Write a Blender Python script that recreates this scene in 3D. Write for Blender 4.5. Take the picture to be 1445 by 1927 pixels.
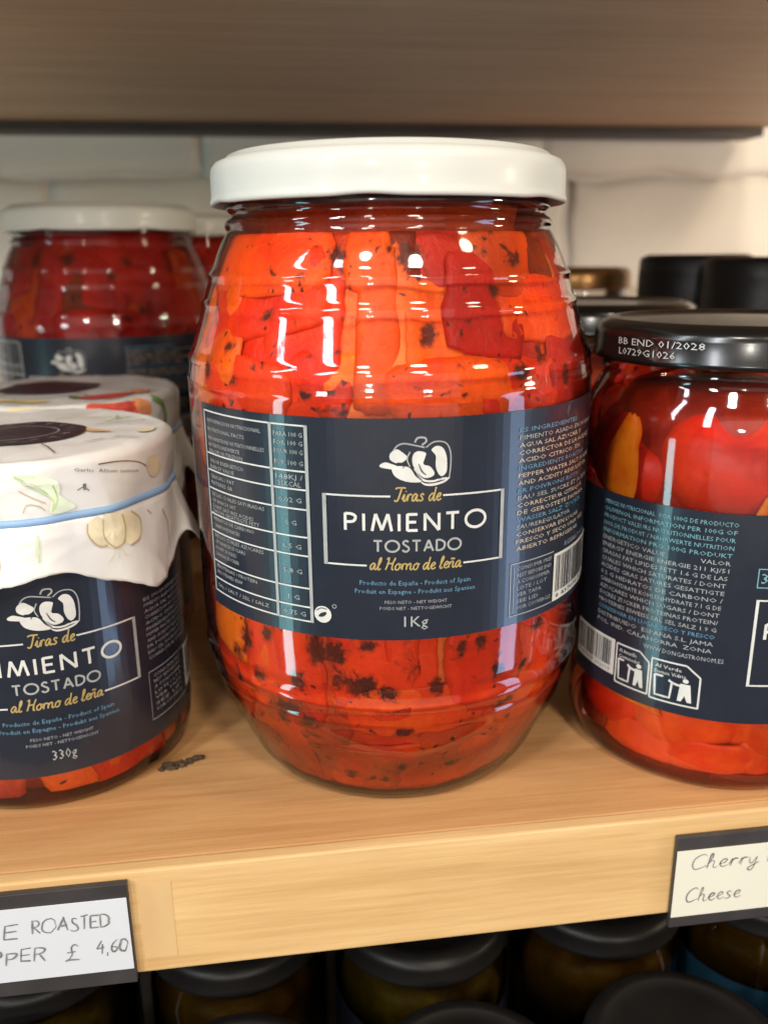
import bpy, bmesh, math, random
from math import sin, cos, pi, radians, atan2, sqrt, hypot
from mathutils import Vector, Matrix, noise

for _o in list(bpy.data.objects):
    bpy.data.objects.remove(_o, do_unlink=True)
scn = bpy.context.scene
COL = scn.collection
CM = 0.01                                   # everything below is written in centimetres

# ------------------------------------------------------------------ camera
PITCH, YAW, ROLL = radians(16.75), radians(7.6), 0.010
CAM = Vector((-3.64, -25.74, 15.42))
fw = Vector((sin(YAW) * cos(PITCH), cos(YAW) * cos(PITCH), -sin(PITCH)))
rt = Vector((cos(YAW), -sin(YAW), 0.0))
up = rt.cross(fw)
r2 = rt * cos(ROLL) - up * sin(ROLL)
u2 = rt * sin(ROLL) + up * cos(ROLL)
cd = bpy.data.cameras.new('camera')
cd.sensor_fit = 'VERTICAL'
cd.sensor_height = 24.0
cd.lens = 1600.0 / 1927.0 * 24.0
cd.clip_start, cd.clip_end = 0.005, 50.0
cd.dof.use_dof = True
cd.dof.focus_distance = 0.222
cd.dof.aperture_fstop = cd.lens / 2.7
cam = bpy.data.objects.new('camera', cd)
M3 = Matrix((r2, u2, -fw)).transposed()
cam.matrix_world = Matrix.Translation(CAM * CM) @ M3.to_4x4()
COL.objects.link(cam)
scn.camera = cam

# ------------------------------------------------------------------ world and lamps
W = bpy.data.worlds.new('World')
scn.world = W
W.use_nodes = True
bg = W.node_tree.nodes['Background']
bg.inputs[0].default_value = (0.92, 0.85, 0.76, 1)
bg.inputs[1].default_value = 0.16


def area(name, pos, target, sx, sy, watts, col, spread=None, shape='RECTANGLE'):
    l = bpy.data.lights.new(name, 'AREA')
    l.shape = shape
    l.size, l.size_y = sx * CM, sy * CM
    l.energy = watts
    l.color = col
    if spread:
        l.spread = radians(spread)
    o = bpy.data.objects.new(name, l)
    o.location = Vector(pos) * CM
    o.rotation_euler = (Vector(target) - Vector(pos)).to_track_quat('-Z', 'Y').to_euler()
    COL.objects.link(o)
    return o


# ceiling lamps of the shop, behind and above the photographer
area('ceiling_lamp', (25, -125, 135), (0, 10, 5), 22, 22, 13.5, (1.0, 0.88, 0.72), shape='DISK')
area('ceiling_lamp', (-50, -105, 140), (0, 10, 5), 16, 16, 7, (1.0, 0.92, 0.80), shape='DISK')
area('ceiling_lamp', (85, -60, 120), (20, 30, 15), 18, 18, 3.5, (1.0, 0.80, 0.56), shape='DISK')
# added wide soft fill behind the camera, lifting jars, wall and shelf underside
area('front_fill', (-30, -330, 30), (0, 10, 8), 460, 260, 24, (1.0, 0.95, 0.88))
# added small fill lamps: two for the jar fronts, one for the right wall
area('fill_lamp', (-65, -190, 46), (0, 10, 4), 13, 13, 8.0, (1.0, 0.93, 0.84), shape='DISK')
area('fill_lamp', (45, -205, 58), (0, 10, 4), 13, 13, 9.5, (1.0, 0.90, 0.78), shape='DISK')
area('fill_lamp', (100, -35, 26), (25, 42, 15), 14, 14, 4.3, (1.0, 0.83, 0.58), shape='DISK')
# tall slatted window to the left, a second one beside it, glass doors low on both sides
for k in range(9):
    area('window_slat', (-125, -130, 58 + 15 * k), (0, 0, 12), 17, 11, 2.8, (0.92, 0.96, 1.0))
for k in range(8):
    area('window_slat', (-170, -52, 72 + 16 * k), (0, 0, 12), 13, 12, 1.7, (0.86, 0.93, 1.0))
area('shop_doorway', (-175, -66, -58), (0, 0, 4), 20, 84, 7.5, (0.36, 0.82, 0.86))
area('shop_doorway', (165, -85, -58), (0, 0, 4), 36, 90, 8.0, (0.46, 0.66, 1.0))
# lamp beyond the end of the upper shelf
area('wall_lamp', (52, 8, 52), (40, 42, 18), 16, 16, 0.45, (1.0, 0.72, 0.38), shape='DISK')

scn.view_settings.view_transform = 'Standard'
scn.view_settings.look = 'None'
scn.view_settings.exposure = 0.0
scn.view_settings.gamma = 1.0
scn.cycles.use_denoising = True
scn.cycles.use_adaptive_sampling = True
scn.cycles.adaptive_threshold = 0.03
scn.cycles.max_bounces = 6
scn.cycles.diffuse_bounces = 3
scn.cycles.glossy_bounces = 4
scn.cycles.transparent_max_bounces = 24
scn.cycles.caustics_refractive = False
scn.cycles.sample_clamp_indirect = 6.0

# ------------------------------------------------------------------ materials
MATS = {}


def nodes(name):
    m = bpy.data.materials.new(name)
    m.use_nodes = True
    nt = m.node_tree
    p = nt.nodes['Principled BSDF']
    MATS[name] = m
    return m, nt, p


def N(nt, typ, **kw):
    n = nt.nodes.new(typ)
    for k, v in kw.items():
        setattr(n, k, v)
    return n


def ramp(nt, stops, fac=None):
    r = N(nt, 'ShaderNodeValToRGB')
    e = r.color_ramp.elements
    while len(e) > 1:
        e.remove(e[-1])
    e[0].position, e[0].color = stops[0][0], (*stops[0][1], 1)
    for pos, c in stops[1:]:
        q = e.new(pos)
        q.color = (*c, 1)
    if fac is not None:
        nt.links.new(fac, r.inputs[0])
    return r


def obj_coords(nt, scale=(1, 1, 1), rand=True):
    tc = N(nt, 'ShaderNodeTexCoord')
    mp = N(nt, 'ShaderNodeMapping')
    mp.inputs['Scale'].default_value = scale
    nt.links.new(tc.outputs['Object'], mp.inputs[0])
    if rand:
        oi = N(nt, 'ShaderNodeObjectInfo')
        ml = N(nt, 'ShaderNodeMath', operation='MULTIPLY')
        ml.inputs[1].default_value = 37.0
        nt.links.new(oi.outputs['Random'], ml.inputs[0])
        nt.links.new(ml.outputs[0], mp.inputs['Location'])
    return mp.outputs[0]


def noise_tex(nt, vec, scale, detail=4, rough=0.5, dist=0.0):
    n = N(nt, 'ShaderNodeTexNoise')
    n.inputs['Scale'].default_value = scale
    n.inputs['Detail'].default_value = detail
    n.inputs['Roughness'].default_value = rough
    n.inputs['Distortion'].default_value = dist
    nt.links.new(vec, n.inputs['Vector'])
    return n.outputs['Fac']


def mixc(nt, fac, a, b, mode='MIX'):
    m = N(nt, 'ShaderNodeMix', data_type='RGBA', blend_type=mode)
    for sock, v in ((m.inputs[0], fac), (m.inputs[6], a), (m.inputs[7], b)):
        if isinstance(v, (int, float)):
            sock.default_value = v
        elif isinstance(v, tuple):
            sock.default_value = (*v, 1)
        else:
            nt.links.new(v, sock)
    return m.outputs[2]


def bump(nt, p, height, strength, dist):
    b = N(nt, 'ShaderNodeBump')
    b.inputs['Strength'].default_value = strength
    b.inputs['Distance'].default_value = dist
    nt.links.new(height, b.inputs['Height'])
    nt.links.new(b.outputs[0], p.inputs['Normal'])


def plain(name, col, rough=0.5, metal=0.0, spec=0.5, coat=0.0, vary=0.0, vscale=60.0, bmp=0.0):
    m, nt, p = nodes(name)
    p.inputs['Base Color'].default_value = (*col, 1)
    p.inputs['Roughness'].default_value = rough
    p.inputs['Metallic'].default_value = metal
    p.inputs['Specular IOR Level'].default_value = spec
    p.inputs['Coat Weight'].default_value = coat
    p.inputs['Coat Roughness'].default_value = 0.12
    if vary or bmp:
        f = noise_tex(nt, obj_coords(nt), vscale, 5, 0.55)
        if vary:
            lo = tuple(c * (1 - vary) for c in col)
            hi = tuple(min(1, c * (1 + vary)) for c in col)
            r = ramp(nt, [(0.3, lo), (0.7, hi)], f)
            nt.links.new(r.outputs[0], p.inputs['Base Color'])
        if bmp:
            bump(nt, p, f, bmp, 0.0008)
    return m


def wood(name, dark, mid, light, gl=1.0):
    m, nt, p = nodes(name)
    v = obj_coords(nt, (0.55, 9.0, 9.0), rand=False)
    v2 = obj_coords(nt, (2.2, 55.0, 55.0), rand=False)
    big = noise_tex(nt, v, 6.0 * gl, 4, 0.55, 0.6)
    fine = noise_tex(nt, v2, 9.0, 6, 0.65, 0.2)
    blot = noise_tex(nt, obj_coords(nt, (1, 3, 3), rand=False), 9.0, 3, 0.5)
    c1 = ramp(nt, [(0.28, dark), (0.5, mid), (0.72, light)], big).outputs[0]
    c2 = ramp(nt, [(0.3, (0.80, 0.72, 0.62)), (0.62, (1.0, 1.0, 1.0))], fine).outputs[0]
    c3 = ramp(nt, [(0.3, (0.86, 0.80, 0.74)), (0.7, (1.0, 1.0, 1.0))], blot).outputs[0]
    c = mixc(nt, 0.75, c1, c2, 'MULTIPLY')
    c = mixc(nt, 0.8, c, c3, 'MULTIPLY')
    nt.links.new(c, p.inputs['Base Color'])
    p.inputs['Roughness'].default_value = 0.48
    bump(nt, p, fine, 0.25, 0.0006)
    return m


wood('pine_top', (0.42, 0.215, 0.086), (0.53, 0.30, 0.128), (0.61, 0.36, 0.162))
wood('pine_front', (0.54, 0.34, 0.145), (0.64, 0.425, 0.195), (0.70, 0.49, 0.25))
wood('pine_under', (0.45, 0.31, 0.195), (0.52, 0.365, 0.235), (0.58, 0.415, 0.275))


def pepper_mat(name, a, b, char, spots=0.0, rough_skin=0.38):
    """roasted pepper flesh from colour a to b with black charred skin over `char` of it"""
    m, nt, p = nodes(name)
    vec0 = obj_coords(nt)
    wob = N(nt, 'ShaderNodeTexNoise')
    wob.inputs['Scale'].default_value = 160.0
    wob.inputs['Detail'].default_value = 3
    nt.links.new(vec0, wob.inputs['Vector'])
    sc_ = N(nt, 'ShaderNodeVectorMath', operation='SCALE')
    sc_.inputs['Scale'].default_value = 0.009
    nt.links.new(wob.outputs['Color'], sc_.inputs[0])
    ad = N(nt, 'ShaderNodeVectorMath', operation='ADD')
    nt.links.new(vec0, ad.inputs[0])
    nt.links.new(sc_.outputs[0], ad.inputs[1])
    vec = ad.outputs[0]
    n1 = noise_tex(nt, vec, 60.0, 5, 0.55, 0.4)
    deep = tuple(c * k for c, k in zip(a, (0.85, 0.6, 0.7)))
    base = ramp(nt, [(0.30, deep), (0.43, a), (0.66, b)], n1).outputs[0]
    drift = noise_tex(nt, vec0, 24.0, 1, 0.4)
    base = mixc(nt, ramp(nt, [(0.42, (0, 0, 0)), (0.66, (0.7, 0.7, 0.7))], drift).outputs[0], base, (min(0.95, b[0] * 1.05), b[1] * 1.3 + 0.012, b[2] + 0.004))
    mot = noise_tex(nt, vec, 300.0, 3, 0.6)
    base = mixc(nt, 0.35, base, ramp(nt, [(0.32, (0.72, 0.5, 0.4)), (0.62, (1, 1, 1))], mot).outputs[0], 'MULTIPLY')
    fib = noise_tex(nt, obj_coords(nt, (1.0, 1.0, 0.12)), 420.0, 3, 0.6)
    base = mixc(nt, 0.3, base, ramp(nt, [(0.34, (0.66, 0.46, 0.36)), (0.62, (1, 1, 1))], fib).outputs[0], 'MULTIPLY')
    bt = N(nt, 'ShaderNodeAttribute', attribute_name='burn')
    bn = N(nt, 'ShaderNodeMath', operation='MULTIPLY_ADD')
    bn.inputs[1].default_value = 0.50
    nt.links.new(bt.outputs['Fac'], bn.inputs[0])
    nt.links.new(noise_tex(nt, vec, 300.0, 5, 0.72), bn.inputs[2])
    base = mixc(nt, ramp(nt, [(0.64, (0, 0, 0)), (0.82, (0.85, 0.85, 0.85))], bn.outputs[0]).outputs[0], base, (0.16, 0.022, 0.008))
    base = mixc(nt, ramp(nt, [(0.78, (0, 0, 0)), (0.86, (1, 1, 1))], bn.outputs[0]).outputs[0], base, (0.018, 0.011, 0.009))
    if char > 0:
        n2 = noise_tex(nt, vec, 85.0, 6, 0.68, 0.6)
        t = 0.76 - 0.30 * char
        f4 = ramp(nt, [(t - 0.09, (0, 0, 0)), (t + 0.02, (0.8, 0.8, 0.8))], n2).outputs[0]
        base = mixc(nt, f4, base, (0.13, 0.022, 0.008))
        f = ramp(nt, [(t, (0, 0, 0)), (t + 0.05, (1, 1, 1))], n2).outputs[0]
        base = mixc(nt, f, base, (0.020, 0.011, 0.009))
    if spots > 0:
        vo = N(nt, 'ShaderNodeTexVoronoi')
        vo.inputs['Scale'].default_value = 250.0
        nt.links.new(vec, vo.inputs['Vector'])
        f = ramp(nt, [(0.06 + 0.10 * spots, (1, 1, 1)), (0.18 + 0.14 * spots, (0, 0, 0))], vo.outputs['Distance']).outputs[0]
        keep = ramp(nt, [(0.47, (0, 0, 0)), (0.53, (1, 1, 1))], noise_tex(nt, vec, 85.0, 2)).outputs[0]
        base = mixc(nt, mixc(nt, 1.0, f, keep, 'MULTIPLY'), base, (0.04, 0.014, 0.009))
    nt.links.new(base, p.inputs['Base Color'])
    p.inputs['Roughness'].default_value = 0.40
    p.inputs['Specular IOR Level'].default_value = 0.22
    hb = noise_tex(nt, vec, 190.0, 4, 0.55, 1.6)
    bump(nt, p, hb, rough_skin, 0.0012)
    return m


PC = {
    'o': ((0.84, 0.062, 0.004), (0.93, 0.118, 0.006)),
    'r': ((0.78, 0.028, 0.004), (0.92, 0.065, 0.006)),
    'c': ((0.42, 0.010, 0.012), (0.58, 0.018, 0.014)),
    'a': ((0.88, 0.115, 0.004), (0.95, 0.20, 0.008)),
    'p': ((0.86, 0.15, 0.022), (0.92, 0.25, 0.05)),  # peach tone, with veiling window reflections painted into the flesh
    'd': ((0.52, 0.042, 0.006), (0.76, 0.095, 0.010)),
    'k': ((0.10, 0.014, 0.006), (0.22, 0.030, 0.008)),
}
for _k, (_a, _b) in PC.items():
    for _c in range(5):
        pepper_mat('pepper_%s%d' % (_k, _c), _a, _b, (0.0, 0.15, 0.34, 0.45, 0.55)[_c], (0.5, 0.8, 1.0, 0.9, 0.7)[_c])
pepper_mat('char_skin', (0.030, 0.012, 0.008), (0.11, 0.022, 0.010), 0.6)
pepper_mat('pepper_core', (0.30, 0.018, 0.004), (0.52, 0.055, 0.005), 0.2)
pepper_mat('cherry_red', (0.66, 0.016, 0.004), (0.80, 0.036, 0.005), 0.0, 0.0, 0.12)
pepper_mat('cherry_dark', (0.20, 0.008, 0.003), (0.34, 0.020, 0.004), 0.0, 0.0, 0.12)
pepper_mat('cherry_amber', (0.84, 0.20, 0.004), (0.92, 0.34, 0.012), 0.0, 0.0, 0.12)
pepper_mat('cherry_orange', (0.84, 0.062, 0.005), (0.92, 0.12, 0.008), 0.0, 0.0, 0.12)
pepper_mat('olive_green', (0.10, 0.08, 0.014), (0.22, 0.17, 0.028), 0.0, 0.0, 0.2)
pepper_mat('olive_amber', (0.10, 0.055, 0.010), (0.20, 0.11, 0.016), 0.0, 0.0, 0.2)


def glass_mat(name, tint, rough=0.02, wav=0.0):
    """thin clear glass: Fresnel reflection over a see-through tint"""
    m = bpy.data.materials.new(name)
    m.use_nodes = True
    MATS[name] = m
    nt = m.node_tree
    for n in list(nt.nodes):
        if n.type != 'OUTPUT_MATERIAL':
            nt.nodes.remove(n)
    out = [n for n in nt.nodes if n.type == 'OUTPUT_MATERIAL'][0]
    tr = N(nt, 'ShaderNodeBsdfTransparent')
    tr.inputs[0].default_value = (*tint, 1)
    gl = N(nt, 'ShaderNodeBsdfGlossy')
    gl.inputs['Roughness'].default_value = rough
    gl.inputs[0].default_value = (1, 1, 1, 1)
    fr = N(nt, 'ShaderNodeFresnel')
    fr.inputs[0].default_value = 1.52
    mx = N(nt, 'ShaderNodeMixShader')
    nt.links.new(fr.outputs[0], mx.inputs[0])
    nt.links.new(tr.outputs[0], mx.inputs[1])
    nt.links.new(gl.outputs[0], mx.inputs[2])
    nt.links.new(mx.outputs[0], out.inputs[0])
    if wav:
        f = noise_tex(nt, obj_coords(nt, (1, 1, 0.35)), 38.0, 2, 0.4)
        b = N(nt, 'ShaderNodeBump')
        b.inputs['Strength'].default_value = wav
        b.inputs['Distance'].default_value = 0.002
        nt.links.new(f, b.inputs['Height'])
        for q in (gl, fr):
            nt.links.new(b.outputs[0], q.inputs['Normal'])
    return m


def oil_mat(name, col, amount):
    m = bpy.data.materials.new(name)
    m.use_nodes = True
    MATS[name] = m
    nt = m.node_tree
    for n in list(nt.nodes):
        if n.type != 'OUTPUT_MATERIAL':
            nt.nodes.remove(n)
    out = [n for n in nt.nodes if n.type == 'OUTPUT_MATERIAL'][0]
    tr = N(nt, 'ShaderNodeBsdfTransparent')
    df = N(nt, 'ShaderNodeBsdfDiffuse')
    df.inputs[0].default_value = (*col, 1)
    f = ramp(nt, [(0.3, (amount * .45,) * 3), (0.7, (amount * 1.5,) * 3)], noise_tex(nt, obj_coords(nt, (1, 1, .5)), 45.0, 3, 0.5))
    mx = N(nt, 'ShaderNodeMixShader')
    nt.links.new(f.outputs[0], mx.inputs[0])
    nt.links.new(tr.outputs[0], mx.inputs[1])
    nt.links.new(df.outputs[0], mx.inputs[2])
    nt.links.new(mx.outputs[0], out.inputs[0])


oil_mat('cloudy_oil', (0.86, 0.10, 0.018), 0.09)
oil_mat('cloudy_oil_shaded', (0.26, 0.012, 0.006), 0.30)  # oil of the rear jars, with the upper shelf's shade in its colour
oil_mat('cloudy_oil_red', (0.86, 0.07, 0.015), 0.08)
glass_mat('jar_glass', (0.97, 0.94, 0.91), 0.055, 0.07)
glass_mat('jar_glass_amber', (0.46, 0.40, 0.25), 0.03, 0.15)

plain('white_enamel', (0.53, 0.53, 0.49), 0.38, spec=0.22, coat=0.06, vary=0.02, vscale=25)
plain('black_enamel', (0.006, 0.0055, 0.005), 0.22, spec=0.5, coat=0.1, vary=0.25, vscale=40)
plain('black_matt', (0.007, 0.006, 0.0055), 0.42, spec=0.3, vary=0.3, vscale=40)
plain('gold_lid', (0.22, 0.11, 0.035), 0.30, metal=0.7, vary=0.15, vscale=30)
plain('label_navy', (0.013, 0.016, 0.026), 0.30, spec=0.32, coat=0.45, vary=0.10, vscale=160)
plain('print_white', (0.54, 0.53, 0.50), 0.5, vary=0.08, vscale=300)
plain('print_grey', (0.29, 0.30, 0.295), 0.5, vary=0.1, vscale=300)
plain('print_dim', (0.26, 0.27, 0.29), 0.5)
plain('print_gold', (0.36, 0.26, 0.09), 0.42, vary=0.15, vscale=400)
plain('print_tan', (0.45, 0.36, 0.27), 0.5)
plain('print_blue', (0.10, 0.22, 0.32), 0.5)
plain('print_teal', (0.13, 0.30, 0.34), 0.5)
plain('print_ink', (0.012, 0.013, 0.016), 0.5)
plain('print_pencil', (0.16, 0.15, 0.15), 0.6, vary=0.4, vscale=500)
plain('print_code', (0.42, 0.42, 0.40), 0.5)
plain('card_cool', (0.52, 0.53, 0.56), 0.45, vary=0.02, vscale=30)
plain('card_cream', (0.60, 0.57, 0.48), 0.5, vary=0.02, vscale=30)
plain('holder_black', (0.035, 0.030, 0.030), 0.4, vary=0.2, vscale=80)
plain('batten_dark', (0.045, 0.036, 0.032), 0.5, vary=0.25, vscale=25, bmp=0.1)
plain('band_blue', (0.22, 0.36, 0.56), 0.45)
plain('crumb_brown', (0.045, 0.026, 0.010), 0.8, vary=0.5, vscale=300, bmp=0.5)
plain('paint_wall', (0.72, 0.68, 0.62), 0.55, vary=0.05, vscale=14, bmp=0.35)
plain('mortar_paint', (0.66, 0.63, 0.59), 0.6, vary=0.08, vscale=20, bmp=0.3)
plain('tape', (0.56, 0.365, 0.175), 0.30, vary=0.06, vscale=40)
plain('ink_brown', (0.20, 0.10, 0.06), 0.55)
plain('ink_leaf', (0.45, 0.58, 0.30), 0.55, vary=0.3, vscale=200)
plain('ink_pale_leaf', (0.66, 0.74, 0.56), 0.55, vary=0.12, vscale=200)
plain('ink_dark_leaf', (0.13, 0.22, 0.05), 0.55, vary=0.3, vscale=200)
plain('ink_garlic', (0.66, 0.58, 0.40), 0.55, vary=0.15, vscale=200)
plain('ink_garlic_line', (0.46, 0.34, 0.18), 0.55)
plain('ink_plum', (0.028, 0.015, 0.020), 0.45, vary=0.4, vscale=150)
plain('ink_chili', (0.62, 0.075, 0.05), 0.5, vary=0.35, vscale=160)
plain('ink_chili_tip', (0.72, 0.28, 0.12), 0.5, vary=0.2, vscale=160)
plain('ink_yellow', (0.72, 0.56, 0.18), 0.55, vary=0.15, vscale=160)
plain('ink_tan', (0.52, 0.32, 0.15), 0.55, vary=0.2, vscale=200)
plain('star_yellow', (0.45, 0.36, 0.10), 0.5)
plain('label_blue', (0.012, 0.05, 0.09), 0.4)

m_, nt_, p_ = nodes('cover_paper')
v_ = obj_coords(nt_)
c_ = ramp(nt_, [(0.35, (0.62, 0.60, 0.56)), (0.7, (0.72, 0.71, 0.69))], noise_tex(nt_, v_, 30.0, 3)).outputs[0]
nt_.links.new(c_, p_.inputs['Base Color'])
p_.inputs['Roughness'].default_value = 0.42
bump(nt_, p_, noise_tex(nt_, v_, 60.0, 3, 0.45, 0.6), 0.35, 0.002)


# ------------------------------------------------------------------ mesh helpers
def link(name, me, mat=None, parent=None, smooth=False):
    o = bpy.data.objects.new(name, me)
    COL.objects.link(o)
    if mat:
        me.materials.append(MATS[mat])
    if parent:
        o.parent = parent
    if smooth:
        for q in me.polygons:
            q.use_smooth = True
    return o


class MB:
    def __init__(self):
        self.v, self.f = [], []

    def add(self, verts, faces):
        b = len(self.v)
        self.v += [tuple(p) for p in verts]
        self.f += [tuple(i + b for i in q) for q in faces]

    def box(self, x0, x1, y0, y1, z0, z1):
        self.add([(x, y, z) for x in (x0, x1) for y in (y0, y1) for z in (z0, z1)],
                 [(0, 1, 3, 2), (4, 6, 7, 5), (0, 4, 5, 1), (2, 3, 7, 6), (0, 2, 6, 4), (1, 5, 7, 3)])

    def build(self, name, mat=None, parent=None, smooth=False, bev=0.0, seg=2):
        me = bpy.data.meshes.new(name)
        me.from_pydata([(a * CM, b * CM, c * CM) for a, b, c in self.v], [], self.f)
        me.update()
        if bev:
            bm = bmesh.new()
            bm.from_mesh(me)
            bmesh.ops.bevel(bm, geom=list(bm.edges), offset=bev * CM, segments=seg, profile=0.6, affect='EDGES')
            bm.to_mesh(me)
            bm.free()
        return link(name, me, mat, parent, smooth)


def empty(name, loc, rz=0.0):
    o = bpy.data.objects.new(name, None)
    o.empty_display_size = 0.02
    o.location = Vector(loc) * CM
    o.rotation_euler = (0, 0, rz)
    COL.objects.link(o)
    return o


def tag(o, label, cat, group=None):
    o['label'] = label
    o['category'] = cat
    if group:
        o['group'] = group
    return o


def revolve(prof, n=96):
    """prof: (r, z) list; closed at ends where r == 0"""
    b = MB()
    idx = []
    for r, z in prof:
        if r < 1e-6:
            b.v.append((0, 0, z))
            idx.append([len(b.v) - 1])
        else:
            s = len(b.v)
            b.v += [(r * sin(2 * pi * k / n), -r * cos(2 * pi * k / n), z) for k in range(n)]
            idx.append(list(range(s, s + n)))
    for A, B in zip(idx, idx[1:]):
        for k in range(n):
            k2 = (k + 1) % n
            if len(A) == 1 and len(B) > 1:
                b.f.append((A[0], B[k2], B[k]))
            elif len(B) == 1 and len(A) > 1:
                b.f.append((A[k], A[k2], B[0]))
            elif len(A) > 1:
                b.f.append((A[k], A[k2], B[k2], B[k]))
    return b


def lerp_tab(tab, x):
    if x <= tab[0][0]:
        return tab[0][1]
    for (a, b), (c, d) in zip(tab, tab[1:]):
        if x <= c:
            return b + (d - b) * (x - a) / (c - a)
    return tab[-1][1]


def smooth_tab(tab, x, w=0.22):
    """piecewise profile, softened over +-w cm"""
    return (lerp_tab(tab, x - w) + 2 * lerp_tab(tab, x - w / 2) + 2 * lerp_tab(tab, x) + 2 * lerp_tab(tab, x + w / 2) + lerp_tab(tab, x + w)) / 8


def cyl(R):
    return lambda s, z, off=0.0: ((R + off) * sin(s / R), -(R + off) * cos(s / R), z)


def flat(y0):
    return lambda s, z, off=0.0: (s, y0 - off, z)


OFF = [0]


def off_step(base):
    OFF[0] = (OFF[0] + 1) % 9
    return base + OFF[0] * 0.0009


def p_rect(b, fn, s0, s1, z0, z1, off=0.022, step=0.25):
    n = max(1, int(abs(s1 - s0) / step + 0.99))
    o = off_step(off)
    vs = []
    for k in range(n + 1):
        s = s0 + (s1 - s0) * k / n
        vs += [fn(s, z0, o), fn(s, z1, o)]
    b.add(vs, [(2 * k, 2 * k + 2, 2 * k + 3, 2 * k + 1) for k in range(n)])


def catmull(pts, per=5):
    if len(pts) < 3:
        return pts
    closed = hypot(pts[0][0] - pts[-1][0], pts[0][1] - pts[-1][1]) < 1e-6
    P = ([pts[-2]] + pts + [pts[1]]) if closed else ([pts[0]] + pts + [pts[-1]])
    out = []
    for i in range(1, len(P) - 2):
        a, q, c, d = P[i - 1], P[i], P[i + 1], P[i + 2]
        for k in range(per):
            t = k / per
            out.append(tuple(0.5 * (2 * q[j] + (c[j] - a[j]) * t + (2 * a[j] - 5 * q[j] + 4 * c[j] - d[j]) * t * t + (3 * q[j] - a[j] - 3 * c[j] + d[j]) * t ** 3) for j in (0, 1)))
    out.append(pts[-1])
    return out


def p_stroke(b, fn, pts, w, off=0.022, sm=True, taper=False):
    if sm:
        pts = catmull([tuple(q) for q in pts])
    else:
        q = [pts[0]]
        for a, c in zip(pts, pts[1:]):
            m = max(1, int(hypot(c[0] - a[0], c[1] - a[1]) / 0.25 + 0.99))
            q += [(a[0] + (c[0] - a[0]) * k / m, a[1] + (c[1] - a[1]) * k / m) for k in range(1, m + 1)]
        pts = q
    o = off_step(off)
    vs = []
    n = len(pts)
    for i, (x, y) in enumerate(pts):
        x0, y0 = pts[max(0, i - 1)]
        x1, y1 = pts[min(n - 1, i + 1)]
        dx, dy = x1 - x0, y1 - y0
        L = hypot(dx, dy) or 1
        ww = w / 2 * (1.0 if not taper else 0.35 + 0.65 * sin(pi * (i + 0.5) / n))
        nx, ny = -dy / L * ww, dx / L * ww
        vs += [fn(x - nx, y - ny, o), fn(x + nx, y + ny, o)]
    b.add(vs, [(2 * k, 2 * k + 2, 2 * k + 3, 2 * k + 1) for k in range(n - 1)])


def p_blob(b, fn, pts, off=0.022, rings=3, sm=True):
    """a filled star-shaped outline"""
    P = catmull(list(pts) + [pts[0]], 4)[:-1] if sm else list(pts)
    cx = sum(q[0] for q in P) / len(P)
    cy = sum(q[1] for q in P) / len(P)
    o = off_step(off)
    vs = [fn(cx, cy, o)]
    n = len(P)
    for r in range(1, rings + 1):
        vs += [fn(cx + (x - cx) * r / rings, cy + (y - cy) * r / rings, o) for x, y in P]
    fs = [(0, 1 + k, 1 + (k + 1) % n) for k in range(n)]
    for r in range(rings - 1):
        for k in range(n):
            k2 = (k + 1) % n
            fs.append((1 + r * n + k, 1 + (r + 1) * n + k, 1 + (r + 1) * n + k2, 1 + r * n + k2))
    # keep every face turned outwards
    a = sum(P[k][0] * P[(k + 1) % n][1] - P[(k + 1) % n][0] * P[k][1] for k in range(n))
    if a < 0:
        fs = [tuple(reversed(q)) for q in fs]
    b.add(vs, fs)


TXT = {}


def text_raw(s):
    if s not in TXT:
        c = bpy.data.curves.new('t', 'FONT')
        c.body = s
        c.size = 1.0
        c.resolution_u = 1
        o = bpy.data.objects.new('t', c)
        me = bpy.data.meshes.new_from_object(o)
        TXT[s] = ([(v.co.x, v.co.y) for v in me.vertices], [tuple(q.vertices) for q in me.polygons])
        bpy.data.meshes.remove(me)
        bpy.data.objects.remove(o)
        bpy.data.curves.remove(c)
    return TXT[s]


def p_text(b, fn, s, x, z, cap, width=None, align='L', off=0.022, shear=0.0, squeeze=0.8):
    vs, fs = text_raw(s)
    if not vs:
        return
    x0, x1 = min(q[0] for q in vs), max(q[0] for q in vs)
    k = cap / 0.72
    kx = (width / (x1 - x0)) if width else k * squeeze
    L = (x1 - x0) * kx
    st = x if align == 'L' else (x - L / 2 if align == 'C' else x - L)
    o = off_step(off)
    b.add([fn(st + (a - x0) * kx + shear * c * k, z + c * k, o) for a, c in vs], fs)


def circ_pts(cx, cy, rx, ry, n=14, a0=0.0, a1=2 * pi):
    return [(cx + rx * cos(a0 + (a1 - a0) * k / n), cy + ry * sin(a0 + (a1 - a0) * k / n)) for k in range(n + 1)]


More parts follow.
